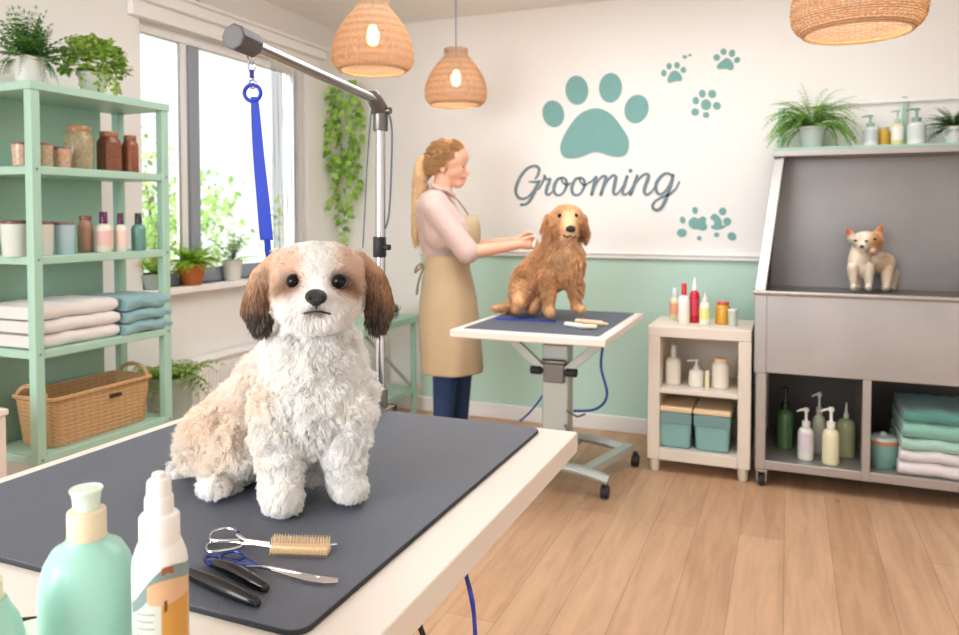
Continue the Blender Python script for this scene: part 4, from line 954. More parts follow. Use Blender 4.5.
# ================================================================== pendants
def pendant(label, c, R_, zb):
    x, y = c; H_ = R_*1.80; t = thing('pendant_lamp', label, 'lamp', (x, y, zb), 'woven pendant lamps')
    prof = [(0.80,0),(0.92,0.09),(0.985,0.22),(1.0,0.40),(0.97,0.62),(0.89,0.86),(0.76,1.10),(0.60,1.32),(0.46,1.48),(0.38,1.58),(0.36,1.66),(0.37,1.80)]
    sp = spline(prof, 5)
    def rad(z_): return float(np.interp(z_, [p[1] for p in sp], [p[0] for p in sp]))
    m = M(); nr = 46; ns = 72
    for i in range(nr):
        z_ = 1.80*i/(nr-1); r = rad(z_)*R_
        m.tube([(x+(r+0.0022*(1 if (k+i) % 2 else -1))*math.cos(2*PI*k/ns), y+(r+0.0022*(1 if (k+i) % 2 else -1))*math.sin(2*PI*k/ns), zb+z_*R_) for k in range(ns)], 0.0021*R_/0.17, 4, closed=True)
    for k in range(ns):
        a = 2*PI*(k+0.5)/ns; m.tube([(x+rad(z_)*R_*math.cos(a), y+rad(z_)*R_*math.sin(a), zb+z_*R_) for z_ in [1.80*i/22 for i in range(23)]], 0.0015*R_/0.17, 4)
    m.obj('lamp_shade', 'rattan', t)
    m = M(); m.tube([(x+0.805*R_*math.cos(2*PI*k/48), y+0.805*R_*math.sin(2*PI*k/48), zb+0.002) for k in range(48)], 0.006, 8, closed=True); m.obj('shade_rim', 'rattan', t)
    m = M(); m.lathe([(0.02,0),(0.022,0.004),(0.022,0.06),(0.008,0.07)], c=(x,y,zb+H_*0.62), n=16); m.obj('socket', 'white_metal', t)
    m = M(); m.tube([(x,y,zb+H_*0.62+0.06),(x,y,ZC-0.02)], 0.0035, 8); m.obj('cord', 'grey_cable', t)
    m = M(); m.lathe([(0.045,0),(0.05,0.004),(0.05,0.018),(0.04,0.02)], c=(x,y,ZC-0.0205), n=24); m.obj('ceiling_rose', 'trim_white', t)
    m = M(); m.lathe([(0.001,-0.085),(0.012,-0.082),(0.024,-0.066),(0.028,-0.048),(0.024,-0.026),(0.014,-0.006),(0.012,0.0)], c=(x,y,zb+H_*0.62), n=16); m.obj('bulb', 'bulb_glass', t)
    l = bpy.data.lights.new('lamp_light', 'POINT'); l.energy = 2.5; l.color = (1, 0.72, 0.42); l.shadow_soft_size = 0.03
    lo = bpy.data.objects.new('lamp_light', l); COL.objects.link(lo); lo.location = Vector((x, y, zb+H_*0.62-0.12))-Vector((x,y,zb)); lo.parent = t
p1 = at(373, 71, 3.2); pendant('woven pendant lamp nearest the window, above the arm of the front table', (p1.x, p1.y), 0.172, p1.z)
p2 = at(456, 105, 4.15); pendant('smallest-looking woven pendant on a long cord above the woman', (p2.x, p2.y), 0.170, p2.z)
p3 = at(857, 33, 2.15); pendant('woven pendant cut off by the top edge above the wash station', (p3.x, p3.y), 0.176, p3.z)
# ================================================================== colour helpers for coats
def cm(*cs): return [np.array(L3(c)) for c in cs]
def mixc(a, b, w): return a*(1-w[:, None]) + b*w[:, None]
def gs(x, y, cx_, cy_, rx, ry, p=2.0): return np.exp(-(((x-cx_)/rx)**2+((y-cy_)/ry)**2)**(p/2))
def sm(x, a, b): t_ = np.clip((x-a)/(b-a), 0, 1); return t_*t_*(3-2*t_)

# ================================================================== golden dog on the back table
GD = 3.62
def G(px, py, d=0): return at(px, py, GD+d)
k = GD/750.0
m = M()
m.ell(G(567.5,222,-0.09), (15.5*k, 15*k, 15*k)); m.ell(G(567,217,-0.06), (15*k, 15*k, 12*k)); m.cap(G(568.5,227,-0.14), G(570.5,231.5,-0.225), 8.6*k, 6.2*k); m.ell(G(569,236,-0.16), (7*k, 7*k, 5*k))
for sx_, ex in ((-1, 548), (1, 583)): m.cap(G(ex+sx_*-1.5,217,-0.06), G(ex,228,-0.06), 3.4*k, 4.8*k); m.cap(G(ex,228,-0.06), G(ex+0.5,236,-0.07), 4.8*k, 3.2*k)
m.cap(G(566,238,-0.03), G(563,256,0.0), 13*k, 16*k)
m.ell(G(565,262,-0.02), (18*k, 18*k, 22*k)); m.ell(G(571,255,-0.07), (11*k, 9*k, 18*k))
m.cap(G(560,262,0.04), G(530,288,0.20), 18*k, 18*k); m.cap(G(552,252,0.06), G(528,280,0.18), 14*k, 17*k)
m.ell(G(527,291,0.16), (17*k, 20*k, 18*k))
def pawfix(px, py, d): p = G(px, py, d); return Vector((p.x, p.y, AZ))
m.cap(G(549,276,-0.04), G(549,294,-0.06), 9*k, 6.2*k); m.cap(G(549,294,-0.06), G(549,309,-0.06), 6.0*k, 5.6*k); m.cap(G(549.5,312,-0.06), G(550.5,312.5,-0.10), 5.6*k, 5.0*k)
m.cap(G(573,272,-0.06), G(575,292,-0.04), 8*k, 5.6*k); m.cap(G(575,292,-0.04), G(575.5,306,-0.02), 5.4*k, 5.2*k); m.cap(G(577,308.5,-0.03), G(581,309.5,-0.07), 5.2*k, 4.6*k)
m.cap(G(523,292,0.09), G(519,302,0.0), 12*k, 7*k); m.cap(G(519,304,0.04), G(516,309,-0.0), 5.4*k, 5*k)
m.cap(G(535,300,0.12), G(533,308,0.05), 9*k, 6*k)
m.cap(G(517,302,0.18), G(505,308,0.2), 6*k, 5*k); m.cap(G(505,308,0.2), G(493,308,0.17), 5*k, 2.5*k)
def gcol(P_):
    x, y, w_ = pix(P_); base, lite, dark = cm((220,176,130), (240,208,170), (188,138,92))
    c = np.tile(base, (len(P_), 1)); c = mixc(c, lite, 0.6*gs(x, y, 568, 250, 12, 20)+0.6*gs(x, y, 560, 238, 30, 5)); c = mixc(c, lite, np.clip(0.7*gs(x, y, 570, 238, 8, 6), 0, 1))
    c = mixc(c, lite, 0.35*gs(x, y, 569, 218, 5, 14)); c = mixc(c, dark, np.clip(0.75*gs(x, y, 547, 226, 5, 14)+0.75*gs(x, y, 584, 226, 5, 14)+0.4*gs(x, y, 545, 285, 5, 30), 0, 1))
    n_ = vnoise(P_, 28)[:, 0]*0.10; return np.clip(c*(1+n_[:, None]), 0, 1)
gp = pawfix(560, 312, 0)
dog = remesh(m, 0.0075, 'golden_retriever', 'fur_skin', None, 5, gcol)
tag(dog, 'large golden dog sitting on the back grooming table facing the camera', 'dog')
def gl(P_, N_):
    x, y, w_ = pix(P_); L_ = 0.026+0.022*gs(x, y, 567, 262, 20, 24)+0.02*gs(x, y, 500, 306, 14, 8)+0.012*gs(x, y, 548, 232, 8, 14)+0.012*gs(x, y, 584, 232, 6, 14)
    L_ = L_*(1-0.85*gs(x, y, 569, 224, 11, 17, 4)); L_ = np.where(y > 296, L_*0.45, L_); L_[(y > 311)] *= 0.5; return L_
def gdir(P_, N_):
    d = np.array([0, 0, -1.0])[None]; r = vnoise(P_, 30)*0.25+rng.normal(size=P_.shape)*0.15
    return nrm(N_*0.8+d*0.6+r), nrm(N_*0.1+d*1.0+r)
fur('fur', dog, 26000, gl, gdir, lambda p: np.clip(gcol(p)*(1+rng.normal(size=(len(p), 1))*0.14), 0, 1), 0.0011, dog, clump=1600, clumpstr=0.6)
for px, py in ((559.5,215.5), (576.0,215.5)): m = M(); m.ell(G(px,py,-0.145), 0.0095, 14, 10); m.obj('eye', 'eye_dark', dog)
m = M(); m.ell(G(570.7,229.0,-0.248), (0.024,0.016,0.017)); m.obj('nose', 'nose_black', dog)
m = M(); m.tube(spline([G(563.5,235,-0.222), G(567,237.2,-0.238), G(570.5,235.6,-0.247), G(574,237.4,-0.238), G(577,235,-0.222)], 5), 0.0042, 6); m.obj('mouth', 'lip_dark', dog)

# ================================================================== small cream dog in the wash station
CD = 3.72
def Cc(px, py, d=0): return at(px, py, CD+d)
k = CD/750.0
S6 = 7.467
def q6(x, y, d=0): return Cc(830+x/S6, 215+y/S6, d)
m = M(); u = k/S6
m.ell(q6(265,205,0), (98*u, 80*u, 72*u)); m.ell(q6(330,205,0.02), (68*u, 60*u, 70*u)); m.cap(q6(250,235,-0.02), q6(243,255,-0.07), 46*u, 26*u); m.cap(q6(315,250,0.0), q6(312,285,-0.035), 48*u, 24*u)
for a, b, c_ in (((165,185,0.0), (150,145,0.0), (122,105,0.0)), ((360,165,0.01), (366,125,0.01), (388,86,0.01))): m.cap(q6(*a), q6(*b), 30*u, 22*u); m.cap(q6(*b), q6(*c_), 22*u, 6*u)
m.cap(q6(235,250,0.03), q6(215,350,0.03), 66*u, 74*u); m.cap(q6(215,350,0.03), q6(245,420,0.03), 74*u, 66*u)
m.cap(q6(300,360,0.06), q6(400,370,0.10), 74*u, 84*u); m.ell(q6(415,390,0.11), (76*u, 76*u, 84*u)); m.cap(q6(340,320,0.05), q6(410,330,0.08), 52*u, 44*u)
for a, b, w_ in (((165,400,0.0), (178,548,0.0), 26), ((205,420,0.04), (204,548,0.04), 22), ((290,400,0.0), (288,548,0.0), 28), ((425,420,0.06), (418,548,0.04), 34), ((465,440,0.12), (462,548,0.11), 36)):
    m.cap(q6(*a), q6(*b), w_*1.35*u, w_*0.75*u); m.cap(q6(b[0], b[1]+2, b[2]), q6(b[0]-4, b[1]+6, b[2]-0.02), w_*0.8*u, w_*0.7*u)
m.cap(q6(480,420,0.14), q6(500,530,0.13), 24*u, 12*u)
def ccol(P_):
    x, y, w_ = pix(P_); x = (x-830)*S6; y = (y-215)*S6; wh, tan, ear = cm((240,226,206), (212,160,108), (206,116,76))
    c = np.tile(wh, (len(P_), 1)); c = mixc(c, tan, np.clip(gs(x, y, 345, 200, 60, 70, 4)+0.4*gs(x, y, 225, 175, 20, 26)+0.45*gs(x, y, 420, 370, 90, 90), 0, 1)); c = mixc(c, ear, np.clip(gs(x, y, 135, 130, 40, 45, 4)+gs(x, y, 375, 115, 34, 44, 4), 0, 1)); return c
chi = remesh(m, 0.0045, 'small_dog', 'fur_skin', None, 5, ccol)
# rest its paws on the grate
mn = min(v.co.z for v in chi.data.vertices); dz = 0.9185-mn
tag(chi, 'small cream and tan dog with upright orange ears in the steel wash station', 'dog')
fur('fur', chi, 9000, lambda p, n_: np.full(len(p), 0.009), lambda p, n_: (nrm(n_*0.5+np.array([[0, 0, -0.8]])), np.tile(np.array([[0, 0, -1.0]]), (len(p), 1))), lambda p: np.clip(ccol(p)*(1+rng.normal(size=(len(p), 1))*0.08), 0, 1), 0.0007, chi)
for x, y, d in ((190,207,-0.062), (272,210,-0.072), (332,196,-0.052)): m = M(); m.ell(q6(x, y, d), (0.0085, 0.006, 0.0055)); m.obj('eye', 'eye_dark', chi)
m = M(); m.ell(q6(238,252,-0.098), (0.0105, 0.008, 0.008)); m.obj('nose', 'nose_black', chi)
m = M(); m.ell(q6(316,300,-0.052), (0.010, 0.006, 0.011)); m.obj('tongue', 'lips', chi)
chi.location.z += dz

# ================================================================== the woman
WD = 3.99
def Wp(px, py, d=0): return at(px, py, WD+d)
k = WD/750.0
def w1(x, y, d=0): return Wp(400+x/4.536, 120+y/4.536, d)
def w7(x, y, d=0): return Wp(390+x/2.05, 120+y/2.05, d)
a1 = k/4.536; a7 = k/2.05
FW = Vector((_R.x, _R.y, 0)); BK = Vector((_F.x, _F.y, 0)).normalized()
m = M()
m.ell(w1(222,172), (84*a1, 74*a1, 84*a1)); m.ell(w1(240,215), (60*a1, 58*a1, 74*a1)); m.ell(w1(268,165,0), (42*a1, 58*a1, 56*a1))
m.cap(w1(252,262), w1(270,288), 40*a1, 17*a1); m.cap(w1(230,250), w1(262,285), 42*a1, 26*a1)
m.cap(w1(282,205), w1(310,243), 12*a1, 8.5*a1); m.cap(w1(285,262), w1(290,270), 14*a1, 12*a1); m.ell(w1(279,288), (15*a1, 15*a1, 13*a1)); m.ell(w1(285,258), (16*a1, 30*a1, 20*a1))
m.cap(w1(205,235), w1(185,335), 44*a1, 46*a1)
for s_ in (-0.067, 0.067):
    m.ell(w1(193,222, s_*1.02), (14*a1, 5*a1, 24*a1))
# torso, arms, legs
def bod(m, ex=0.0):
    m.cap(w7(95,185,0.0), w7(110,250,0.0), 40*a7+ex, 46*a7+ex)
    for s_ in (-1, 1): m.cap(w7(90,178,s_*0.10), w7(112,225,s_*0.07), 30*a7+ex, 44*a7+ex)
    m.cap(w7(110,250,0), w7(112,285,0), 44*a7+ex, 38*a7+ex)
    for s_ in (-1, 1): m.ell(w7(140,232,s_*0.065), (24*a7+ex, 24*a7+ex, 26*a7+ex))
bod(m)
for s_ in (-1, 1): m.cap(w7(115,315,s_*0.05), w7(120,370,s_*0.06), 34*a7, 38*a7)
SH = [(-0.155, 96, 182), (0.155, 104, 186)]
EL = w7(160,272,-0.20); EL2 = w7(172,262,0.15)
HD = w7(277,256,-0.165); HD2 = w7(268,246,0.05)
m.cap(w7(92,185,-0.15), EL, 22*a7, 17*a7); m.cap(w7(104,188,0.15), EL2, 22*a7, 17*a7)
m.cap(EL, w7(262,256,-0.17), 15.5*a7, 9*a7); m.cap(EL2, w7(258,247,0.07), 15*a7, 9*a7)
for (hx, hy, d, s_) in ((272,254,-0.17,1), (266,246,0.07,1)):
    m.cap(w7(hx-6,hy+1,d), w7(hx+10,hy,d), 9*a7, 9*a7); m.ell(w7(hx+8,hy+1,d), (14*a7, 8*a7, 11*a7))
    for fi, (dy, ln) in enumerate(((-8,19), (-3,22), (3,21), (8,17))):
        p0 = w7(hx+14,hy+dy,d); p1_ = w7(hx+14+ln*0.55,hy+dy-1,d+0.004); p2_ = w7(hx+14+ln*0.95,hy+dy+4,d+0.014); m.cap(p0, p1_, 3.7*a7, 3.3*a7, 10); m.cap(p1_, p2_, 3.3*a7, 2.6*a7, 10)
    m.cap(w7(hx+2,hy-8,d-0.01), w7(hx+15,hy-15,d-0.02), 4.4*a7, 3.8*a7, 10); m.cap(w7(hx+15,hy-15,d-0.02), w7(hx+26,hy-13,d-0.016), 3.8*a7, 2.9*a7, 10)
# legs to the floor
fl = {}
for s_, px in ((-1, 112), (1, 142)):
    hip = w7(px,372,s_*0.07); kn = w7(px+2,500,s_*0.07); an = w7(px-4,655,s_*0.07); m.cap(hip, kn, 34*a7, 23*a7); m.cap(kn, an, 23*a7, 14*a7)
    ft = Vector((an.x, an.y, 0.035)); m.cap(an, ft, 14*a7, 14*a7); m.cap(ft, ft+Vector((0.15, -0.02, 0)), 0.034, 0.030); fl[s_] = (hip, kn, an, ft)
wo = remesh(m, 0.0055, 'person', 'skin', None, 4)
tag(wo, 'person with a blonde ponytail in pink shirt and tan apron reaching towards the large dog', 'person')
# shirt with elbow sleeves
m = M(); bod(m, 0.012)
e1 = w7(92,185,-0.15); e2 = w7(104,188,0.15)
m.cap(e1, e1.lerp(EL, 0.98), 25*a7, 24*a7); m.cap(e2, e2.lerp(EL2, 0.98), 25*a7, 23*a7); m.cap(w1(190,325), w1(180,345), 50*a1, 62*a1)
m.cap(w7(110,285,0), w7(112,305,0), 44*a7, 40*a7)
sh = remesh(m, 0.008, 'shirt', 'shirt_cloth', wo, 6)
# collar
m = M(); cc = w1(192,318); m.tube([cc+FW*(0.060*math.cos(q))+BK*(0.066*math.sin(q))+Vector((0,0,-0.028*math.cos(q)+0.0)) for q in [2*PI*i/24 for i in range(24)]], 0.012, 8, closed=True); m.obj('collar', 'shirt_cloth', wo)
# jeans
m = M()
for s_ in (-1, 1):
    hip, kn, an, ft = fl[s_]; m.cap(hip, kn, 37*a7, 27*a7); m.cap(kn, an, 27*a7, 19*a7); m.cap(w7(116,330,s_*0.05), hip, 36*a7, 38*a7)
remesh(m, 0.008, 'jeans', 'denim', wo, 4)
for s_ in (-1, 1):
    m = M(); ft = fl[s_][3]; m.cap(Vector((ft.x-0.02, ft.y, 0.04)), Vector((ft.x+0.17, ft.y-0.02, 0.036)), 0.042, 0.037); m.box((ft.x-0.05, ft.y-0.035, 0.0), (ft.x+0.19, ft.y+0.03, 0.015)); m.obj('shoe', 'white_plastic', wo)
# apron: lofted skirt of elliptical rings, bib and straps
rows = [(276,118,47,0.150), (300,116,48,0.160), (340,117,56,0.180), (380,118,62,0.195), (430,120,66,0.205), (480,124,67,0.210), (510,126,67,0.212)]
vs = []; fs = []; nr = 48
sp = spline(rows, 5)
for y, cx_, hw, dep in sp:
    for i in range(nr+1):
        q = -PI*0.86+2*PI*0.86*i/nr; c_ = w7(cx_, y, 0); fo = 1+0.025*math.sin(q*7+y*0.01)*max(0, (y-300)/200)
        vs.append(c_+FW*(hw*a7*math.cos(q)*fo)+BK*(dep*math.sin(q)*fo))
for r in range(len(sp)-1):
    for i in range(nr): fs.append((r*(nr+1)+i, r*(nr+1)+i+1, (r+1)*(nr+1)+i+1, (r+1)*(nr+1)+i))
m = M(); m.add(vs, fs); o = m.obj('apron', 'apron_cloth', wo); sd = o.modifiers.new('t', 'SOLIDIFY'); sd.thickness = 0.006
vs = []; fs = []; nr = 14; rows = [(196,166,0.10), (215,172,0.12), (240,173,0.14), (262,168,0.155), (278,167,0.16)]
for y, fx_, hd in rows:
    for i in range(nr+1):
        s_ = -1+2*i/nr; c_ = w7(fx_, y, 0); vs.append(c_+BK*(hd*s_)-FW*(0.085*s_*s_)+FW*0.035)
for r in range(len(rows)-1):
    for i in range(nr): fs.append((r*(nr+1)+i, r*(nr+1)+i+1, (r+1)*(nr+1)+i+1, (r+1)*(nr+1)+i))
m = M(); m.add(vs, fs); bib = m.obj('apron_bib', 'apron_cloth', wo); sd = bib.modifiers.new('t', 'SOLIDIFY'); sd.thickness = 0.006
mat('strap_brown', (176,140,120), 0.9)
for s_ in (-1, 1):
    m = M(); m.tube(spline([w7(160,194,s_*0.075), w7(142,168,s_*0.082), w7(118,148,s_*0.075), w7(96,140,s_*0.05), w7(84,146,0)], 6), 0.013, 8, flat=0.35); m.obj('apron_strap', 'strap_brown', wo)
m = M(); kq = w7(70,300,0.0)
for s_ in (-1, 1): m.tube(spline([kq+BK*0.03*s_, kq-FW*0.03+BK*0.06*s_+Vector((0,0,0.01)), kq-FW*0.045+BK*0.03*s_-Vector((0,0,0.03)), kq-FW*0.01], 5), 0.008, 6, flat=0.5); m.tube(spline([kq, kq-FW*0.03+BK*0.02*s_-Vector((0,0,0.08)), kq-FW*0.04+BK*0.03*s_-Vector((0,0,0.15))], 5), 0.008, 6, flat=0.4)
m.obj('apron_knot', 'apron_cloth', wo)
# hair
m = M()
m.ell(w1(212,174), (86*a1, 79*a1, 80*a1)); m.ell(w1(185,190), (56*a1, 66*a1, 62*a1)); m.ell(w1(250,134), (52*a1, 62*a1, 32*a1)); m.cap(w1(160,215), w1(150,235), 30*a1, 14*a1)
m.cap(w1(140,160), w1(122,165), 20*a1, 16*a1)
cap_ = remesh(m, 0.006, 'hair', 'blonde_hair', wo, 4)
# keep the face clear of hair
bm = bmesh.new(); bm.from_mesh(cap_.data); kill = []
for v in bm.verts:
    x_, y_, w_ = pix(np.array([list(v.co)])); x_ = (x_[0]-400)*4.536; y_ = (y_[0]-120)*4.536
    if x_ > 218 and y_ > 180-0.0*(x_) and not (x_ < 232 and y_ < 190): kill.append(v)
    elif x_ > 255 and y_ > 165-(x_-255)*0.55: kill.append(v)
    elif x_ > 292 : kill.append(v)
bmesh.ops.delete(bm, geom=kill, context='VERTS'); bm.to_mesh(cap_.data); bm.free()
m = M(); pt = spline([(128,165,13), (100,185,24), (92,240,31), (88,320,30), (84,400,27), (80,455,19), (78,498,6)], 6)
for px, py, r_ in pt: m.ell(w1(px, py, 0.0), (r_*a1, r_*a1*1.1, max(r_, 14)*a1))
pony = remesh(m, 0.006, 'ponytail', 'blonde_hair', wo, 4)
def hc(p): 
    a_, b_ = cm((194,152,104), (244,220,180)); x, y, _ = pix(p); w_ = sm(y, 150, 205)*0.7+sm(x, 432, 418)*0.3; return np.clip(mixc(a_, b_, np.clip(w_, 0, 1))*(1+rng.normal(size=(len(p), 1))*0.12), 0, 1)
anchor = np.array(w1(128, 160, 0))
def hd(p, n_): d = nrm(anchor[None]-p); d = nrm(d - n_*(d*n_).sum(1, keepdims=True)); return nrm(d+n_*0.10), nrm(d+n_*0.0)
fur('hair_strand', cap_, 7000, lambda p, n_: np.minimum(0.06, np.linalg.norm(anchor[None]-p, axis=1)*0.8), hd, hc, 0.0011, wo, clump=300, clumpstr=0.4)
fur('hair_strand', pony, 5000, lambda p, n_: np.full(len(p), 0.10), lambda p, n_: (nrm(n_*0.12+np.array([[0, 0, -1.0]])), np.tile(np.array([[-0.05, 0, -1.0]]), (len(p), 1))), hc, 0.0011, wo, clump=200, clumpstr=0.5)
m = M(); q = w1(126,163); m.tube([q+Vector((0, 0.02*math.cos(a), 0.02*math.sin(a))) for a in [2*PI*i/16 for i in range(16)]], 0.006, 8, closed=True); m.obj('hair_tie', 'black_rubber', wo)
for s_ in (-1, 1):
    m = M(); m.ell(w1(284,212,s_*0.036), (0.009, 0.010, 0.006)); m.obj('eye', 'eye_dark', wo)
    m = M(); m.tube([w1(268,193,s_*0.045), w1(280,188,s_*0.04), w1(291,192,s_*0.026)], 0.003, 6); m.obj('eyebrow', 'blonde_hair', wo)
m = M(); m.tube([w1(278,262,-0.034), w1(293,262,-0.016), w1(298,262,0), w1(293,262,0.016), w1(278,262,0.034)], 0.0045, 8); m.obj('lips', 'lips', wo)
m = M(); m.ell(w1(207,250,-0.072), 0.005); m.obj('earring', 'chrome', wo)
# comb in her hand
m = M(); a, b = w7(300,238,-0.18), w7(294,262,-0.18); m.bar(a, b, 0.012, 0.018); tag(m.obj('grooming_comb', 'white_plastic', bevel=0.003), 'small white comb held against the large dog', 'comb')

# ================================================================== front grooming table
TZ = 0.85
BX0, BX1, BY0, BY1 = -1.245, -0.40, 0.36, 1.508
t = thing('grooming_table', 'large white grooming table in front carrying the shaggy white dog', 'table', (-0.82, 0.95, 0))
m = M(); m.box((BX0, BY0, TZ-0.042), (BX1, BY1, TZ)); m.obj('tabletop', 'white_laminate', t, bevel=0.003, seg=2, smooth=False)
m = M(); m.box((BX0+0.07, BY0+0.07, TZ-0.11), (BX1-0.07, BY0+0.10, TZ-0.042)); m.box((BX0+0.07, BY1-0.10, TZ-0.11), (BX1-0.13, BY1-0.07, TZ-0.042)); m.box((BX0+0.07, BY0+0.1, TZ-0.11), (BX0+0.10, BY1-0.1, TZ-0.042)); m.box((BX1-0.16, BY0+0.1, TZ-0.09), (BX1-0.13, BY1-0.1, TZ-0.042)); m.obj('apron_frame', 'white_metal', t, bevel=0.003)
for x, y in ((BX0+0.10, BY0+0.10), (-0.49, 0.78), (BX0+0.10, BY1-0.14), (-0.82, BY1-0.14)):
    m = M(); m.box((x, y, 0), (x+0.055, y+0.05, TZ-0.042)); m.obj('leg', 'white_metal', t, bevel=0.003)
x0, x1, y0, y1, r = BX0+0.045, -0.472, 0.648, 1.482, 0.022
m = M(); rr = []
for cx_, cy_, a0 in ((x1-r, y1-r, 0), (x0+r, y1-r, PI/2), (x0+r, y0+r, PI), (x1-r, y0+r, 1.5*PI)):
    for q in range(7): a = a0+PI/2*q/6; rr.append((cx_+r*math.cos(a), cy_+r*math.sin(a)))
m.prism(rr, TZ, TZ+0.008); mm_ = m.obj('rubber_mat', ['rubber_mat', 'mat_edge'], t, bevel=0.002)
mm_.data.polygons.foreach_set('material_index', [1 if abs(p.normal.z) < 0.5 else 0 for p in mm_.data.polygons])
ZM = TZ+0.008
# grooming arm
P0 = Vector((-0.860, 1.490, TZ)); PT = Vector((-0.856, 1.490, 1.556)); AE = Vector((-0.812, 0.975, 1.580))
t = thing('grooming_stand', 'chrome grooming stand with bent arm clamped to the front table with a grey end cap', 'grooming arm', P0)
m = M(); m.tube([P0+Vector((0,0,0.02)), PT-Vector((0,0,0.03))], 0.0115, 20); m.obj('pole', 'chrome', t)
m = M(); m.lathe([(0.028,0),(0.028,0.006),(0.017,0.012),(0.017,0.05),(0.014,0.055)], c=P0, n=24); m.box((P0.x-0.025, P0.y-0.02, TZ), (P0.x+0.025, P0.y+0.035, TZ+0.012)); m.box((P0.x-0.025, P0.y+0.022, TZ-0.07), (P0.x+0.025, P0.y+0.035, TZ+0.012)); m.obj('clamp', 'dark_steel', t, bevel=0.002)
m = M(); m.lathe([(0.016,0),(0.017,0.003),(0.017,0.05),(0.013,0.054)], c=PT-Vector((0,0,0.065)), n=20); m.cap(PT-Vector((0,0,0.018)), PT+Vector((0,-0.03,0.006)), 0.019, 0.017); m.tube([PT+Vector((-0.02,0,-0.02)), PT+Vector((0.026,0,-0.02))], 0.008, 10); m.obj('elbow_joint', 'dark_steel', t)
dA = (AE-PT).normalized()
m = M(); m.tube([PT+dA*0.02, AE], 0.0098, 20); m.obj('arm', 'chrome', t)
m = M(); m.tube([AE-dA*0.03, AE-dA*0.028, AE+dA*0.024, AE+dA*0.026], [0.016, 0.021, 0.0215, 0.019], 8); m.obj('end_cap', 'grey_plastic', t, bevel=0.003)
m = M(); zc_ = 1.34; m.lathe([(0.0135,0),(0.015,0.002),(0.015,0.045),(0.0135,0.047)], c=(P0.x, P0.y, 1.205), n=16); m.tube([(P0.x, P0.y, 1.228), (P0.x+0.026, P0.y, 1.228)], 0.007, 10); m.obj('height_collar', 'black_rubber', t)
m = M(); m.tube(spline([PT+Vector((0.018,0.0,-0.02)), PT+Vector((0.026,0.005,-0.06)), PT+Vector((0.024,0.005,-0.16)), PT+Vector((0.018,0.005,-0.25)), Vector((P0.x+0.015, P0.y, 1.27))], 8), 0.0022, 6); m.obj('tension_cable', 'grey_cable', t)
m = M(); m.tube(spline([PT+Vector((-0.012,-0.02,-0.02)), PT+Vector((-0.028,-0.01,-0.12)), PT+Vector((-0.036,-0.01,-0.24)), PT+Vector((-0.042,-0.01,-0.33))], 8), 0.0016, 6); m.obj('tension_cable', 'grey_cable', t)
# noose
hk = AE-dA*0.045+Vector((0,0,-0.012)); dd = (hk-CAM).dot(_F)
t = thing('grooming_loop', 'blue webbing loop hanging from the grooming arm by a chrome clip', 'lead', hk)
m = M()
def ring(m, c_, r, th, n=20, flat=1): m.tube([c_+_R*(r*math.cos(2*PI*i/n))+Vector((0,0,r*math.sin(2*PI*i/n)*flat)) for i in range(n)], th, 8, closed=True)
def N_(px, py, e=0): return at(px, py, dd+e)
ring(m, N_(251,57), 0.006, 0.0016); ring(m, N_(251.5,66), 0.0055, 0.002, flat=1.8); m.tube([N_(252,72), N_(252,80)], [0.004, 0.0045], 10); ring(m, N_(252.5,84), 0.006, 0.0018, flat=1.2); m.obj('snap_clip', 'chrome', t)
m = M(); m.tube([N_(251.5,70,-0.004), N_(252,78,-0.004)], 0.0045, 8, flat=0.5); m.obj('clip_tab', 'blue_webbing', t)
m = M(); ring(m, N_(252.5,93), 0.0135, 0.0032); m.obj('ring', 'blue_webbing', t)
def strip(m, pts, wd, th=0.003):
    vs = []; fs = []
    for (px, py, w_, e) in pts:
        c_ = N_(px, py, e); wv = _R*(w_*dd/750/2); tv = _F*(th/2); vs += [c_-wv-tv, c_+wv-tv, c_+wv+tv, c_-wv+tv]
    for i in range(len(pts)-1):
        a = 4*i; b = a+4
        for q in range(4): fs.append((a+q, a+(q+1) % 4, b+(q+1) % 4, b+q))
    fs += [(0,3,2,1), (b, b+1, b+2, b+3)]; m.add(vs, fs)
m = M(); strip(m, spline([(255,97,6,0), (256,120,9,0.003), (259,160,11,0.008), (263,200,12.5,0.012), (266,234,13,0.018), (267,240,12,0.02)], 4), 0)
strip(m, spline([(254,97,6,0.004), (256,130,8,0.008), (261,180,9,0.015), (265,222,9,0.02), (267,238,9,0.022)], 4), 0); m.obj('strap', 'blue_webbing', t)
m = M(); strip(m, [(267,236,6,0.021), (268,250,6,0.03), (271,275,6,0.05), (276,300,6,0.06)], 0); m.obj('strap_end', 'blue_webbing', t)
# blue lead hanging below the front table edge
m = M(); m.tube(spline([at(x, y, d) for x, y, d in ((450,530,1.16), (460,553,1.13), (466,575,1.12), (472,600,1.02), (475,630,1.04), (476,680,1.06))], 8), 0.0042, 8, flat=0.5); tag(m.obj('hanging_lead', 'blue_webbing'), 'dark blue lead hanging below the right edge of the front table', 'lead')
m = M(); m.tube(spline([(BX1-0.06, 0.72, TZ-0.11), at(404,612,1.0), at(425,640,1.03), at(440,690,1.1)], 8), 0.004, 8); tag(m.obj('power_cable', 'black_rubber'), 'black cable under the front table beside its leg', 'cable')
# ================================================================== the shaggy white dog
DD = 1.17
def D(px, py, d=0): return at(px, py, DD+d)
k = DD/750.0
def dr(px, d=0): return px*(DD+d)/750.0
m = M()
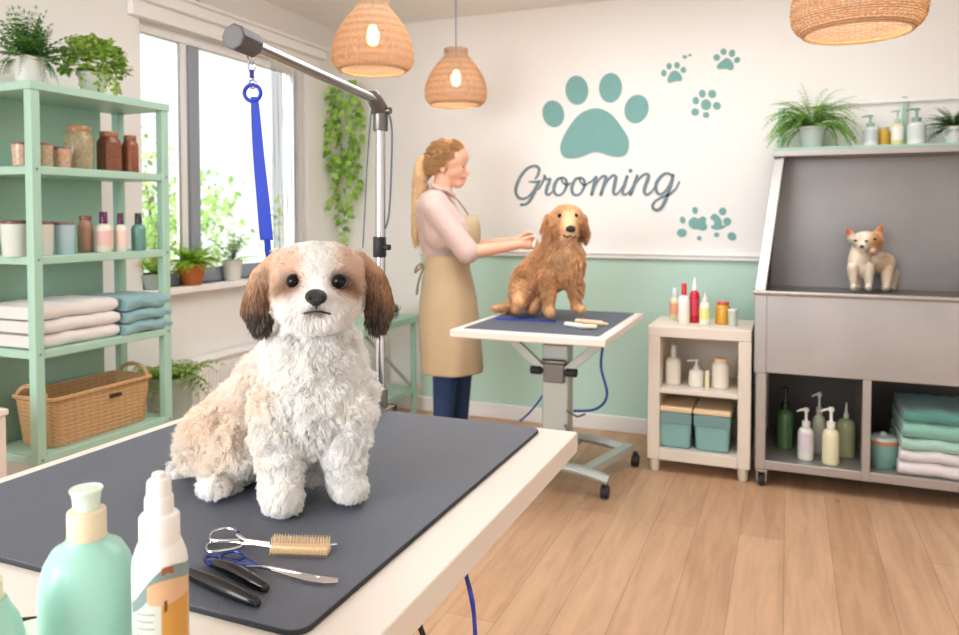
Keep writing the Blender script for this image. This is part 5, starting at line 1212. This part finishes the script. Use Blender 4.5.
# head
m.ell(D(317,286,-0.02), (dr(46,-.02), dr(43), dr(41,-.02))); m.ell(D(317,270,-0.01), (dr(46), dr(42), dr(26)))
m.ell(D(317,301,-0.05), (dr(38,-.05), dr(32), dr(24,-.05))); m.ell(D(316,311,-0.062), (dr(20,-.06), dr(20), dr(12,-.06)))
m.ell(D(316,300,-0.082), (dr(13), dr(14), dr(9)))
for sx_, pts in ((-1, ((276,260,10,0.005), (262,280,15,0.0), (257,300,16,-0.005), (261,318,12,-0.005))), (1, ((360,260,10,0.005), (374,280,15,0.0), (379,298,16,0.0), (377,316,11,0.0)))):
    for a_, b_ in zip(pts[:-1], pts[1:]):
        for tt in (0, 0.33, 0.66, 1.0):
            px, py, r_, d = [a_[i]*(1-tt)+b_[i]*tt for i in range(4)]; m.ell(D(px, py, d), (dr(r_)*0.9, dr(r_)*0.5, dr(r_)), rot=Matrix.Rotation(YAW, 3, 'Z'))
# neck, chest, body
m.cap(D(317,322,0.03), D(316,352,0.035), dr(33), dr(44)); m.ell(D(314,372,0.03), (dr(47), dr(46), dr(46))); m.ell(D(316,400,0.01), (dr(44), dr(40), dr(42))); m.ell(D(313,425,0.03), (dr(42), dr(42), dr(34)))
m.cap(D(300,372,0.08), D(240,425,0.15), dr(46), dr(42)); m.cap(D(290,410,0.08), D(240,440,0.14), dr(40), dr(38)); m.ell(D(222,440,0.10), (dr(38), dr(46), dr(40)))
m.ell(D(238,452,0.06), (dr(34), dr(34), dr(34)))
m.ell(D(345,400,0.06), (dr(24), dr(40), dr(50)))
# front legs
m.cap(D(279,410,-0.01), D(280,455,-0.03), dr(25), dr(20)); m.cap(D(280,455,-0.03), D(281,490,-0.045), dr(20), dr(18)); m.cap(D(282,497,-0.04), D(283,500,-0.07), dr(17), dr(15.5))
m.cap(D(346,410,0.0), D(345,450,-0.01), dr(22), dr(18)); m.cap(D(345,450,-0.01), D(345,477,-0.01), dr(18), dr(16)); m.cap(D(348,485,-0.005), D(351,488,-0.03), dr(15.5), dr(14))
# hind legs
m.cap(D(232,460,0.04), D(215,476,0.02), dr(28), dr(15)); m.cap(D(228,482,0.03), D(210,487,-0.0), dr(13), dr(11.5)); m.ell(D(214,487,-0.01), (dr(16), dr(14), dr(9.5)))
m.cap(D(310,455,0.09), D(310,472,0.05), dr(16), dr(11)); m.ell(D(311,477,0.03), (dr(13), dr(13), dr(8)))
m.cap(D(192,465,0.12), D(178,472,0.10), dr(13), dr(8))
def scol(P_):
    x, y, w_ = pix(P_); wh, cream, tan, brown, dk, pink = cm((255,253,250), (242,222,200), (212,172,132), (158,116,88), (70,60,58), (222,190,176))
    c = np.tile(wh, (len(P_), 1)); nz = vnoise(P_, 60)[:, 0]*0.12
    c = mixc(c, cream, np.clip(0.65*gs(x, y, 205, 425, 42, 55)+0.35*gs(x, y, 250, 395, 22, 60)+nz, 0, 1)*(y > 330))
    head = (y < 340)
    blaze = np.exp(-((x-319-(y-250)*-0.02)/(7.0+np.clip((285-y)*0.10, 0, 5)))**2)
    tn = np.clip(1.15*gs(x, y, 288, 272, 19, 27, 3)+1.15*gs(x, y, 347, 272, 17, 27, 3)+0.25*gs(x, y, 318, 246, 40, 9), 0, 1)*(1-blaze*0.9)*(1-sm(y, 288, 302))
    c = mixc(c, tan*1.12, np.clip(tn*0.58+nz*tn, 0, 1)*head); c = mixc(c, tan*0.85, np.clip(0.95*gs(x, y, 287, 289, 11, 8)+0.95*gs(x, y, 347, 289, 10, 9), 0, 1)*head*0.75); c = mixc(c, brown*0.6, np.clip(0.95*gs(x, y, 293.5, 282, 10.5, 9, 4)+0.95*gs(x, y, 340, 282, 12, 9.5, 4), 0, 1)*head); c = mixc(c, brown, np.clip(0.55*gs(x, y, 289, 291, 10, 5)+0.55*gs(x, y, 346, 292, 9, 6), 0, 1)*head)
    earL = sm(x, 280, 271)*(y > 242)*(y < 342)*(w_ < DD+0.07); earR = sm(x, 355, 363)*(y > 242)*(y < 342)*(w_ < DD+0.07)
    ec = mixc(np.tile(cm((198,164,134))[0], (len(P_), 1)), brown, sm(y+nz*60, 262, 300)); ecL = mixc(ec, dk*1.2, sm(y+nz*90+(x-262)*0.5, 292, 322)); ecR = mixc(mixc(ec, brown, np.full(len(P_), 0.5)), dk*0.9, sm(y+nz*90-(x-372)*0.8, 282, 318))
    c = mixc(c, ecL, earL); c = mixc(c, ecR, earR)
    c = mixc(c, cm((130,110,104))[0], np.clip(0.75*gs(x, y, 316, 309, 9, 5, 4), 0, 1)*head)
    return np.clip(c*(1+nz[:, None]*0.25), 0, 1)
dog = remesh(m, 0.0042, 'shih_tzu', 'fur_skin', None, 5, scol)
tag(dog, 'fluffy white dog with brown ears sitting on the front grooming table', 'dog')
# settle paws on the mat
co = np.array([v.co[:] for v in dog.data.vertices]); print('dog min z', co[:, 2].min(), 'mat', ZM)
cl = np.maximum(co[:, 2], ZM+0.001); co[:, 2] = cl; dog.data.vertices.foreach_set('co', co.ravel()); dog.data.update()
def slen(P_, N_):
    x, y, w_ = pix(P_); L_ = np.full(len(P_), 0.018)
    head = y < 333; ear = head & ((x < 277) | (x > 359))
    L_ = np.where(head & ~ear, 0.017, L_); L_ = np.where(ear, 0.019, L_)
    L_ = L_*(1-0.72*np.clip(gs(x, y, 316, 297, 17, 15, 3), 0, 1)*head)
    L_ = L_*(1-0.93*np.clip(gs(x, y, 294, 281, 11, 10.5, 4)+gs(x, y, 339, 281, 12, 11, 4), 0, 1)*head)
    L_ = np.where(gs(x, y, 316, 297.5, 9.5, 8.5, 4)*head > 0.5, 0, L_)
    L_ = np.where((gs(x, y, 317, 314, 10, 2.2, 4)*head > 0.5), 0.002, L_)
    L_ = np.where((y > 440) & (x > 255), 0.013, L_); L_ = np.where(y > 466, 0.010, L_); L_ = np.where((N_[:, 2] < -0.5) & (y > 455), 0.004, L_)
    return L_*(1+rng.normal(size=len(P_))*0.12)
nosep = np.array(D(316, 292, -0.1))
def sdir(P_, N_):
    x, y, w_ = pix(P_); head = (y < 333)[:, None]; ear = ((y < 340) & ((x < 277) | (x > 359)))[:, None]
    dn = np.array([[0, 0, -1.0]]); r = vnoise(P_, 135)*0.32 + rng.normal(size=P_.shape)*0.12
    body0 = nrm(N_*0.85+dn*0.35+r); body1 = nrm(N_*0.3+dn*0.6+r*1.5)
    away = nrm(P_-nosep[None]); away = nrm(away - N_*(away*N_).sum(1, keepdims=True)*0.6)
    h0 = nrm(N_*0.62+away*0.6+r*0.22); h1 = nrm(away*0.5+dn*0.5+r*0.4)
    e0 = nrm(N_*0.35+dn*0.9+r*0.15); e1 = nrm(dn+r*0.15+N_*0.05)
    a = np.where(head, h0, body0); b = np.where(head, h1, body1); return np.where(ear, e0, a), np.where(ear, e1, b)
def shc(p): 
    c = scol(p); x, y, w_ = pix(p); ear = (y < 340) & ((x < 277) | (x > 359))
    j = rng.normal(size=(len(p), 1))*np.where(ear, 0.20, 0.05)[:, None]; c = np.clip(c*(1+j), 0, 1)
    st = ear & (rng.random(len(p)) < 0.14); c[st] = c[st]*0.4+np.array(L3((206,186,160)))*0.6; return c
fur('coat', dog, 230000, slen, sdir, shc, 0.00036, dog, segs=7, clump=13000, clumpstr=lambda p: np.where(pix(p)[1] < 330, 0.16, 0.34), curl=0.13)
for px, py, d, r_ in ((294.2,281.5,-0.079,0.0108), (339.5,281.5,-0.078,0.0108)):
    m = M(); m.ell(D(px, py, d+0.003), r_*1.0, 24, 16); m.obj('eye', 'eye_dark', dog)
mat('eye_rim', (40,28,24), 0.4)
for px, py, d, r_ in ((294.2,281.5,-0.079,0.0108), (339.5,281.5,-0.078,0.0108)):
    m = M(); c_ = D(px, py, d-0.001); m.tube([c_+_R*(r_*0.98*math.cos(a))+Vector((0,0,r_*0.92*math.sin(a))) for a in [2*PI*i/20 for i in range(20)]], 0.0016, 8, closed=True); m.obj('eyelid', 'eye_rim', dog)
m = M(); c_ = D(316,297,-0.114)
m.ell(c_, (0.0172,0.012,0.0115), 20, 12); m.ell(c_+Vector((0,0,-0.005)), (0.0095,0.0095,0.0085)); 
nose = remesh(m, 0.0012, 'nose', 'nose_black', dog, 6)
for s_ in (-1, 1): m = M(); m.ell(c_+_R*(0.0062*s_)-_F*0.0095+Vector((0,0,-0.001)), (0.0028, 0.0024, 0.0022)); m.obj('nostril', 'eye_dark', nose)
m = M(); m.tube([D(316,303,-0.118), D(316.5,309,-0.113)], 0.0013, 6)
m.tube(spline([D(302.5,314,-0.094), D(308,312.6,-0.106), D(316.5,311.5,-0.113), D(325,312.6,-0.106), D(331,314,-0.094)], 6), 0.0016, 6); m.obj('mouth', 'lip_dark', dog)
m = M(); 
for fx_, fy_, dx_, d in ((283,503,0,-0.085), (351,491,0,-0.045)):
    pass

# ================================================================== front bottles
x, y, _z = at(87.5, 560, 0.70); t = thing('shampoo_bottle', 'big mint green bottle with a cream collar in the front left corner', 'bottle', (x, y, TZ)); c_ = (x, y, TZ)
zt = lambda py, d=0.70: (HCAM - d*(py-216)/750.0) - TZ
m = M(); R_ = 0.0415; zs = zt(606)
m.lathe([(R_*0.9,0.0005),(R_,0.006),(R_,zs),(R_*0.995,zt(588)),(R_*0.965,zt(574)),(R_*0.885,zt(560)),(R_*0.72,zt(547)),(R_*0.48,zt(541)),(R_*0.44,zt(537))], c=c_, n=48); m.obj('body', 'mint_plastic', t)
m = M(); r_ = 0.0165; m.lathe([(r_,zt(538)),(r_*1.02,zt(536)),(r_*1.02,zt(511)),(r_*0.98,zt(509)),(r_*0.7,zt(508))], c=c_, n=40); m.obj('collar', 'cream_plastic', t)
m = M(); m.lathe([(0.0112,zt(509)),(0.0120,zt(498)),(0.0127,zt(492)),(0.0141,zt(490)),(0.0143,zt(488)),(0.0138,zt(487)),(0.0118,zt(488.5)),(0.001,zt(486.5))], c=c_, n=36); m.obj('pump_head', 'frost_plastic', t)
x, y, _z = at(160, 560, 0.67); t = thing('spray_bottle', 'white spray bottle with a dog picture label, right of the mint bottle', 'bottle', (x, y, TZ)); c_ = (x, y, TZ); z6 = lambda py: zt(py, 0.67)
R_ = 0.0236
m = M(); m.lathe([(R_*0.9,0.0005),(R_,0.005),(R_,z6(566)),(R_*0.96,z6(555)),(R_*0.86,z6(547)),(R_*0.78,z6(541))], c=c_, n=48); m.obj('body', 'white_plastic', t)
m = M(); m.lathe([(0.0168,z6(542)),(0.0172,z6(538)),(0.0171,z6(515)),(0.0150,z6(512)),(0.0130,z6(511))], c=c_, n=40); m.obj('collar', 'white_plastic', t)
m = M(); m.lathe([(0.0124,z6(512)),(0.0122,z6(497)),(0.0117,z6(495)),(0.0108,z6(494)),(0.0102,z6(481)),(0.0090,z6(478)),(0.0058,z6(477)),(0.0055,z6(472)),(0.0042,z6(471)),(0.001,z6(471))], c=c_, n=36); m.obj('nozzle', 'white_plastic', t)
def wrap(m, u0, u1, z0, z1, col, e=1.006, n=14):
    """patch on the bottle; u in -1..1 across the side the camera sees"""
    base = math.atan2(-c_[1], -c_[0]); m.col = L3(col); vs = []
    for i in range(n+1):
        u = u0+(u1-u0)*i/n; a = base + math.asin(max(-1, min(1, u)))*1.0; vs += [(c_[0]+R_*e*math.cos(a), c_[1]+R_*e*math.sin(a), c_[2]+z0), (c_[0]+R_*e*math.cos(a), c_[1]+R_*e*math.sin(a), c_[2]+z1)]
    m.add(vs, [(2*i, 2*i+2, 2*i+3, 2*i+1) for i in range(n)])
def curve_patch(m, prof, col, e=1.009):
    base = math.atan2(-c_[1], -c_[0]); m.col = L3(col); vs = []
    for u, za, zb in spline(prof, 6): a = base+math.asin(max(-1, min(1, u))); vs += [(c_[0]+R_*e*math.cos(a), c_[1]+R_*e*math.sin(a), c_[2]+z6(za)), (c_[0]+R_*e*math.cos(a), c_[1]+R_*e*math.sin(a), c_[2]+z6(zb))]
    m.add(vs, [(2*i, 2*i+2, 2*i+3, 2*i+1) for i in range(len(vs)//2-1)])
m = M(); wrap(m, -0.98, 0.02, 0.004, z6(590), (206,212,202)); wrap(m, 0.02, 0.99, 0.004, z6(575), (206,152,66))
curve_patch(m, [(-0.95,594,604), (-0.6,578,594), (-0.25,566,582), (0.1,559,576), (0.5,557,574), (0.98,562,580)], (126,150,146), 1.012)
curve_patch(m, [(-0.45,575,592), (-0.1,571,594), (0.3,570,594), (0.7,572,592), (0.98,576,590)], (218,176,136), 1.016)
curve_patch(m, [(0.05,558,566), (0.25,557,563), (0.45,558,566)], (160,84,52), 1.02); curve_patch(m, [(0.12,590,602), (0.22,590,600)], (90,64,40), 1.02)
for i in range(5): wrap(m, -0.8, -0.2-0.06*(i % 2), z6(603+i*7), z6(601.4+i*7), (160,166,160), 1.012)
m.obj('label_band', 'painted', t)
x, y, _z = at(-12, 600, 0.62); t = thing('shampoo_bottle', 'small teal bottle mostly cut off by the left picture edge', 'bottle', (x, y, TZ)); c_ = (x, y, TZ); z7 = lambda py: zt(py, 0.62)
m = M(); R7 = 0.026; m.lathe([(R7*0.92,0.0005),(R7,0.004),(R7,z7(640)),(R7*0.86,z7(622)),(R7*0.62,z7(608)),(R7*0.52,z7(600))], c=c_, n=40); m.obj('body', 'mint_plastic', t)
m = M(); m.lathe([(0.0105,z7(602)),(0.011,z7(600)),(0.0105,z7(580)),(0.008,z7(578))], c=c_, n=30); m.obj('cap', 'cream_plastic', t)
q = onz(30, 640, TZ); t = thing('soap_dish', 'flat pale teal dish with a dark tip at the bottom left corner', 'dish', (q.x, q.y, TZ))
m = M(); m.lathe([(0.020,0.0005),(0.024,0.004),(0.0255,0.010),(0.0235,0.0105),(0.018,0.006),(0.001,0.005)], c=(q.x, q.y, TZ), n=36); m.obj('dish', 'frost_plastic', t)
m = M(); q2 = onz(36, 619, TZ+0.008); m.cap(q2+Vector((-0.012,-0.01,0.002)), q2, 0.002, 0.003); m.obj('dark_tip', 'black_rubber', t)

# ================================================================== tools on the mat
def Z(px, py, h=0.004): return onz(px, py, ZM+h)
S8 = 4.705
def z8(x, y, h=0.004): return Z(170+x/S8, 500+y/S8, h)
def loop(m, pts, r, n=5): m.tube([Vector(p) for p in spline([tuple(z8(*p)) for p in pts], n, True)], r, 8, closed=True)
# bristled comb shears
t = thing('bristle_brush', 'amber double-row bristle brush on steel scissor-like handles', 'brush', z8(500, 220, 0))
m = M(); loop(m, [(190,185,.008), (205,150,.009), (245,135,.010), (290,135,.010), (318,158,.009), (325,185,.008), (260,190,.008)], 0.0021)
loop(m, [(170,222,.004), (200,200,.004), (270,196,.004), (330,200,.004), (345,212,.004), (300,228,.004), (230,240,.004), (185,242,.004)], 0.0021)
m.tube([z8(318,165,.010), z8(360,190,.010), z8(470,205,.009)], [0.003, 0.0028, 0.0028], 8); m.tube([z8(340,206,.006), z8(400,205,.007), z8(480,218,.007)], [0.0026, 0.003, 0.0028], 8)
m.tube([z8(470,212,.006), z8(620,222,.006), z8(785,208,.006)], [0.003, 0.0026, 0.002], 8); m.obj('handle', 'chrome', t)
m = M(); m.ell(z8(318,155,.012), 0.003); m.obj('pivot_screw', 'blue_steel', t)
ax = (z8(755,228)-z8(470,215)).normalized(); up = Vector((0,0,1)); sd_ = ax.cross(up).normalized()
m = M(); a, b = z8(478,212,.010), z8(752,222,.010); a = Vector((a.x, a.y, ZM+0.010)); b = Vector((b.x, b.y, ZM+0.010))
m.bar(a-up*0.004, b-up*0.004, 0.015, 0.010); m.obj('brush_block', 'wood_beige', t, bevel=0.003)
mat('bristle_amber', (240,212,168), 0.6)
m = M()
for i in range(21):
    for j in range(3):
        for s_ in (1,):
            b0 = a.lerp(b, (i+0.5)/21)+sd_*((j-1)*0.0045)+up*0.0005; m.tube([b0, b0+up*0.012+sd_*((j-1)*0.0012)+ax*random.uniform(-0.0004, 0.0004)], [0.0006, 0.0005], 6)
        b0 = a.lerp(b, (i+0.5)/21)+sd_*0.007+up*(0.003*(j-2.2)); m.tube([b0, b0+sd_*0.006-up*0.001], [0.0006, 0.0004], 6)
o = m.obj('bristles', 'bristle_amber', t); o['kind'] = 'stuff'
# thin shears
t = thing('grooming_shears', 'slim steel shears with blue-tinted finger rings on the mat', 'scissors', z8(450, 330, 0))
m = M(); loop(m, [(165,272,.008), (200,262,.009), (235,272,.009), (225,292,.008), (180,300,.007)], 0.0024)
loop(m, [(235,262,.006), (300,242,.006), (345,255,.006), (345,272,.006), (300,282,.006)], 0.0019)
m.obj('finger_ring', 'blue_steel', t)
m = M(); m.tube([z8(235,275,.008), z8(300,292,.008), z8(380,300,.007), z8(420,310,.006)], [0.0024, 0.003, 0.0028, 0.0026], 8, flat=0.6); m.tube([z8(345,262,.006), z8(390,290,.006), z8(425,312,.006)], [0.002, 0.0024, 0.0026], 8, flat=0.6); m.obj('shank', 'blue_steel', t)
m = M()
def blade(m, pts, h0=0.004):
    L_ = [z8(x, y-w_/2, h0+0.003) for x, y, w_ in pts]; R2 = [z8(x, y+w_/2, h0) for x, y, w_ in pts]; vs = []; fs = []
    for l_, r_ in zip(L_, R2): vs += [l_, r_, r_-up*0.0012, l_-up*0.0012]
    for i in range(len(pts)-1):
        for q in range(4): fs.append((4*i+q, 4*i+(q+1) % 4, 4*i+4+(q+1) % 4, 4*i+4+q))
    fs += [(0,3,2,1), (len(vs)-4, len(vs)-3, len(vs)-2, len(vs)-1)]; m.add(vs, fs)
blade(m, [(410,312,14), (470,318,16), (560,342,30), (650,364,34), (730,378,26), (790,380,16)]); m.tube([z8(360,314,.005), z8(440,314,.006), z8(560,335,.006), z8(700,362,.006), z8(795,372,.004)], [0.0014, 0.0018, 0.0016, 0.0016, 0.001], 8); m.obj('blade', 'chrome', t)
# black handled tools
def blackhandle(label, pts, tipn=None):
    t = thing('clipper_handle', label, 'grooming tool', Vector(z8(pts[0][0], pts[0][1], 0)), 'black grooming handles on the mat')
    sp = spline(pts, 5); m = M(); m.tube([z8(x, y, r_*0.92) for x, y, r_ in sp], [r_ for x, y, r_ in sp], 14); m.obj('grip', 'black_gloss', t)
    m = M(); x, y, r_ = pts[-1]; m.ell(z8(x+4, y+2, r_*0.9), r_*0.92); m.obj('end_knob', 'black_rubber', t)
    m = M(); x, y, r_ = pts[0]; x2, y2, _ = pts[1]; m.tube([z8(x-8-(x2-x)*0.2, y-4-(y2-y)*0.2, r_*0.9), z8(x+4, y, r_*0.9)], [r_*0.55, r_*0.98], 12); m.obj('metal_collar', 'chrome' if tipn is None else tipn, t)
blackhandle('shorter black glossy handle lying just behind the longer one', [(200,300,0.0050), (250,312,0.0078), (320,342,0.0086), (390,382,0.0076), (445,412,0.0054)], 'blue_steel')
blackhandle('longer black glossy handle nearest the spray bottle', [(60,330,0.0052), (110,352,0.0076), (200,390,0.0088), (290,430,0.0084), (360,462,0.0068), (405,482,0.0052)])
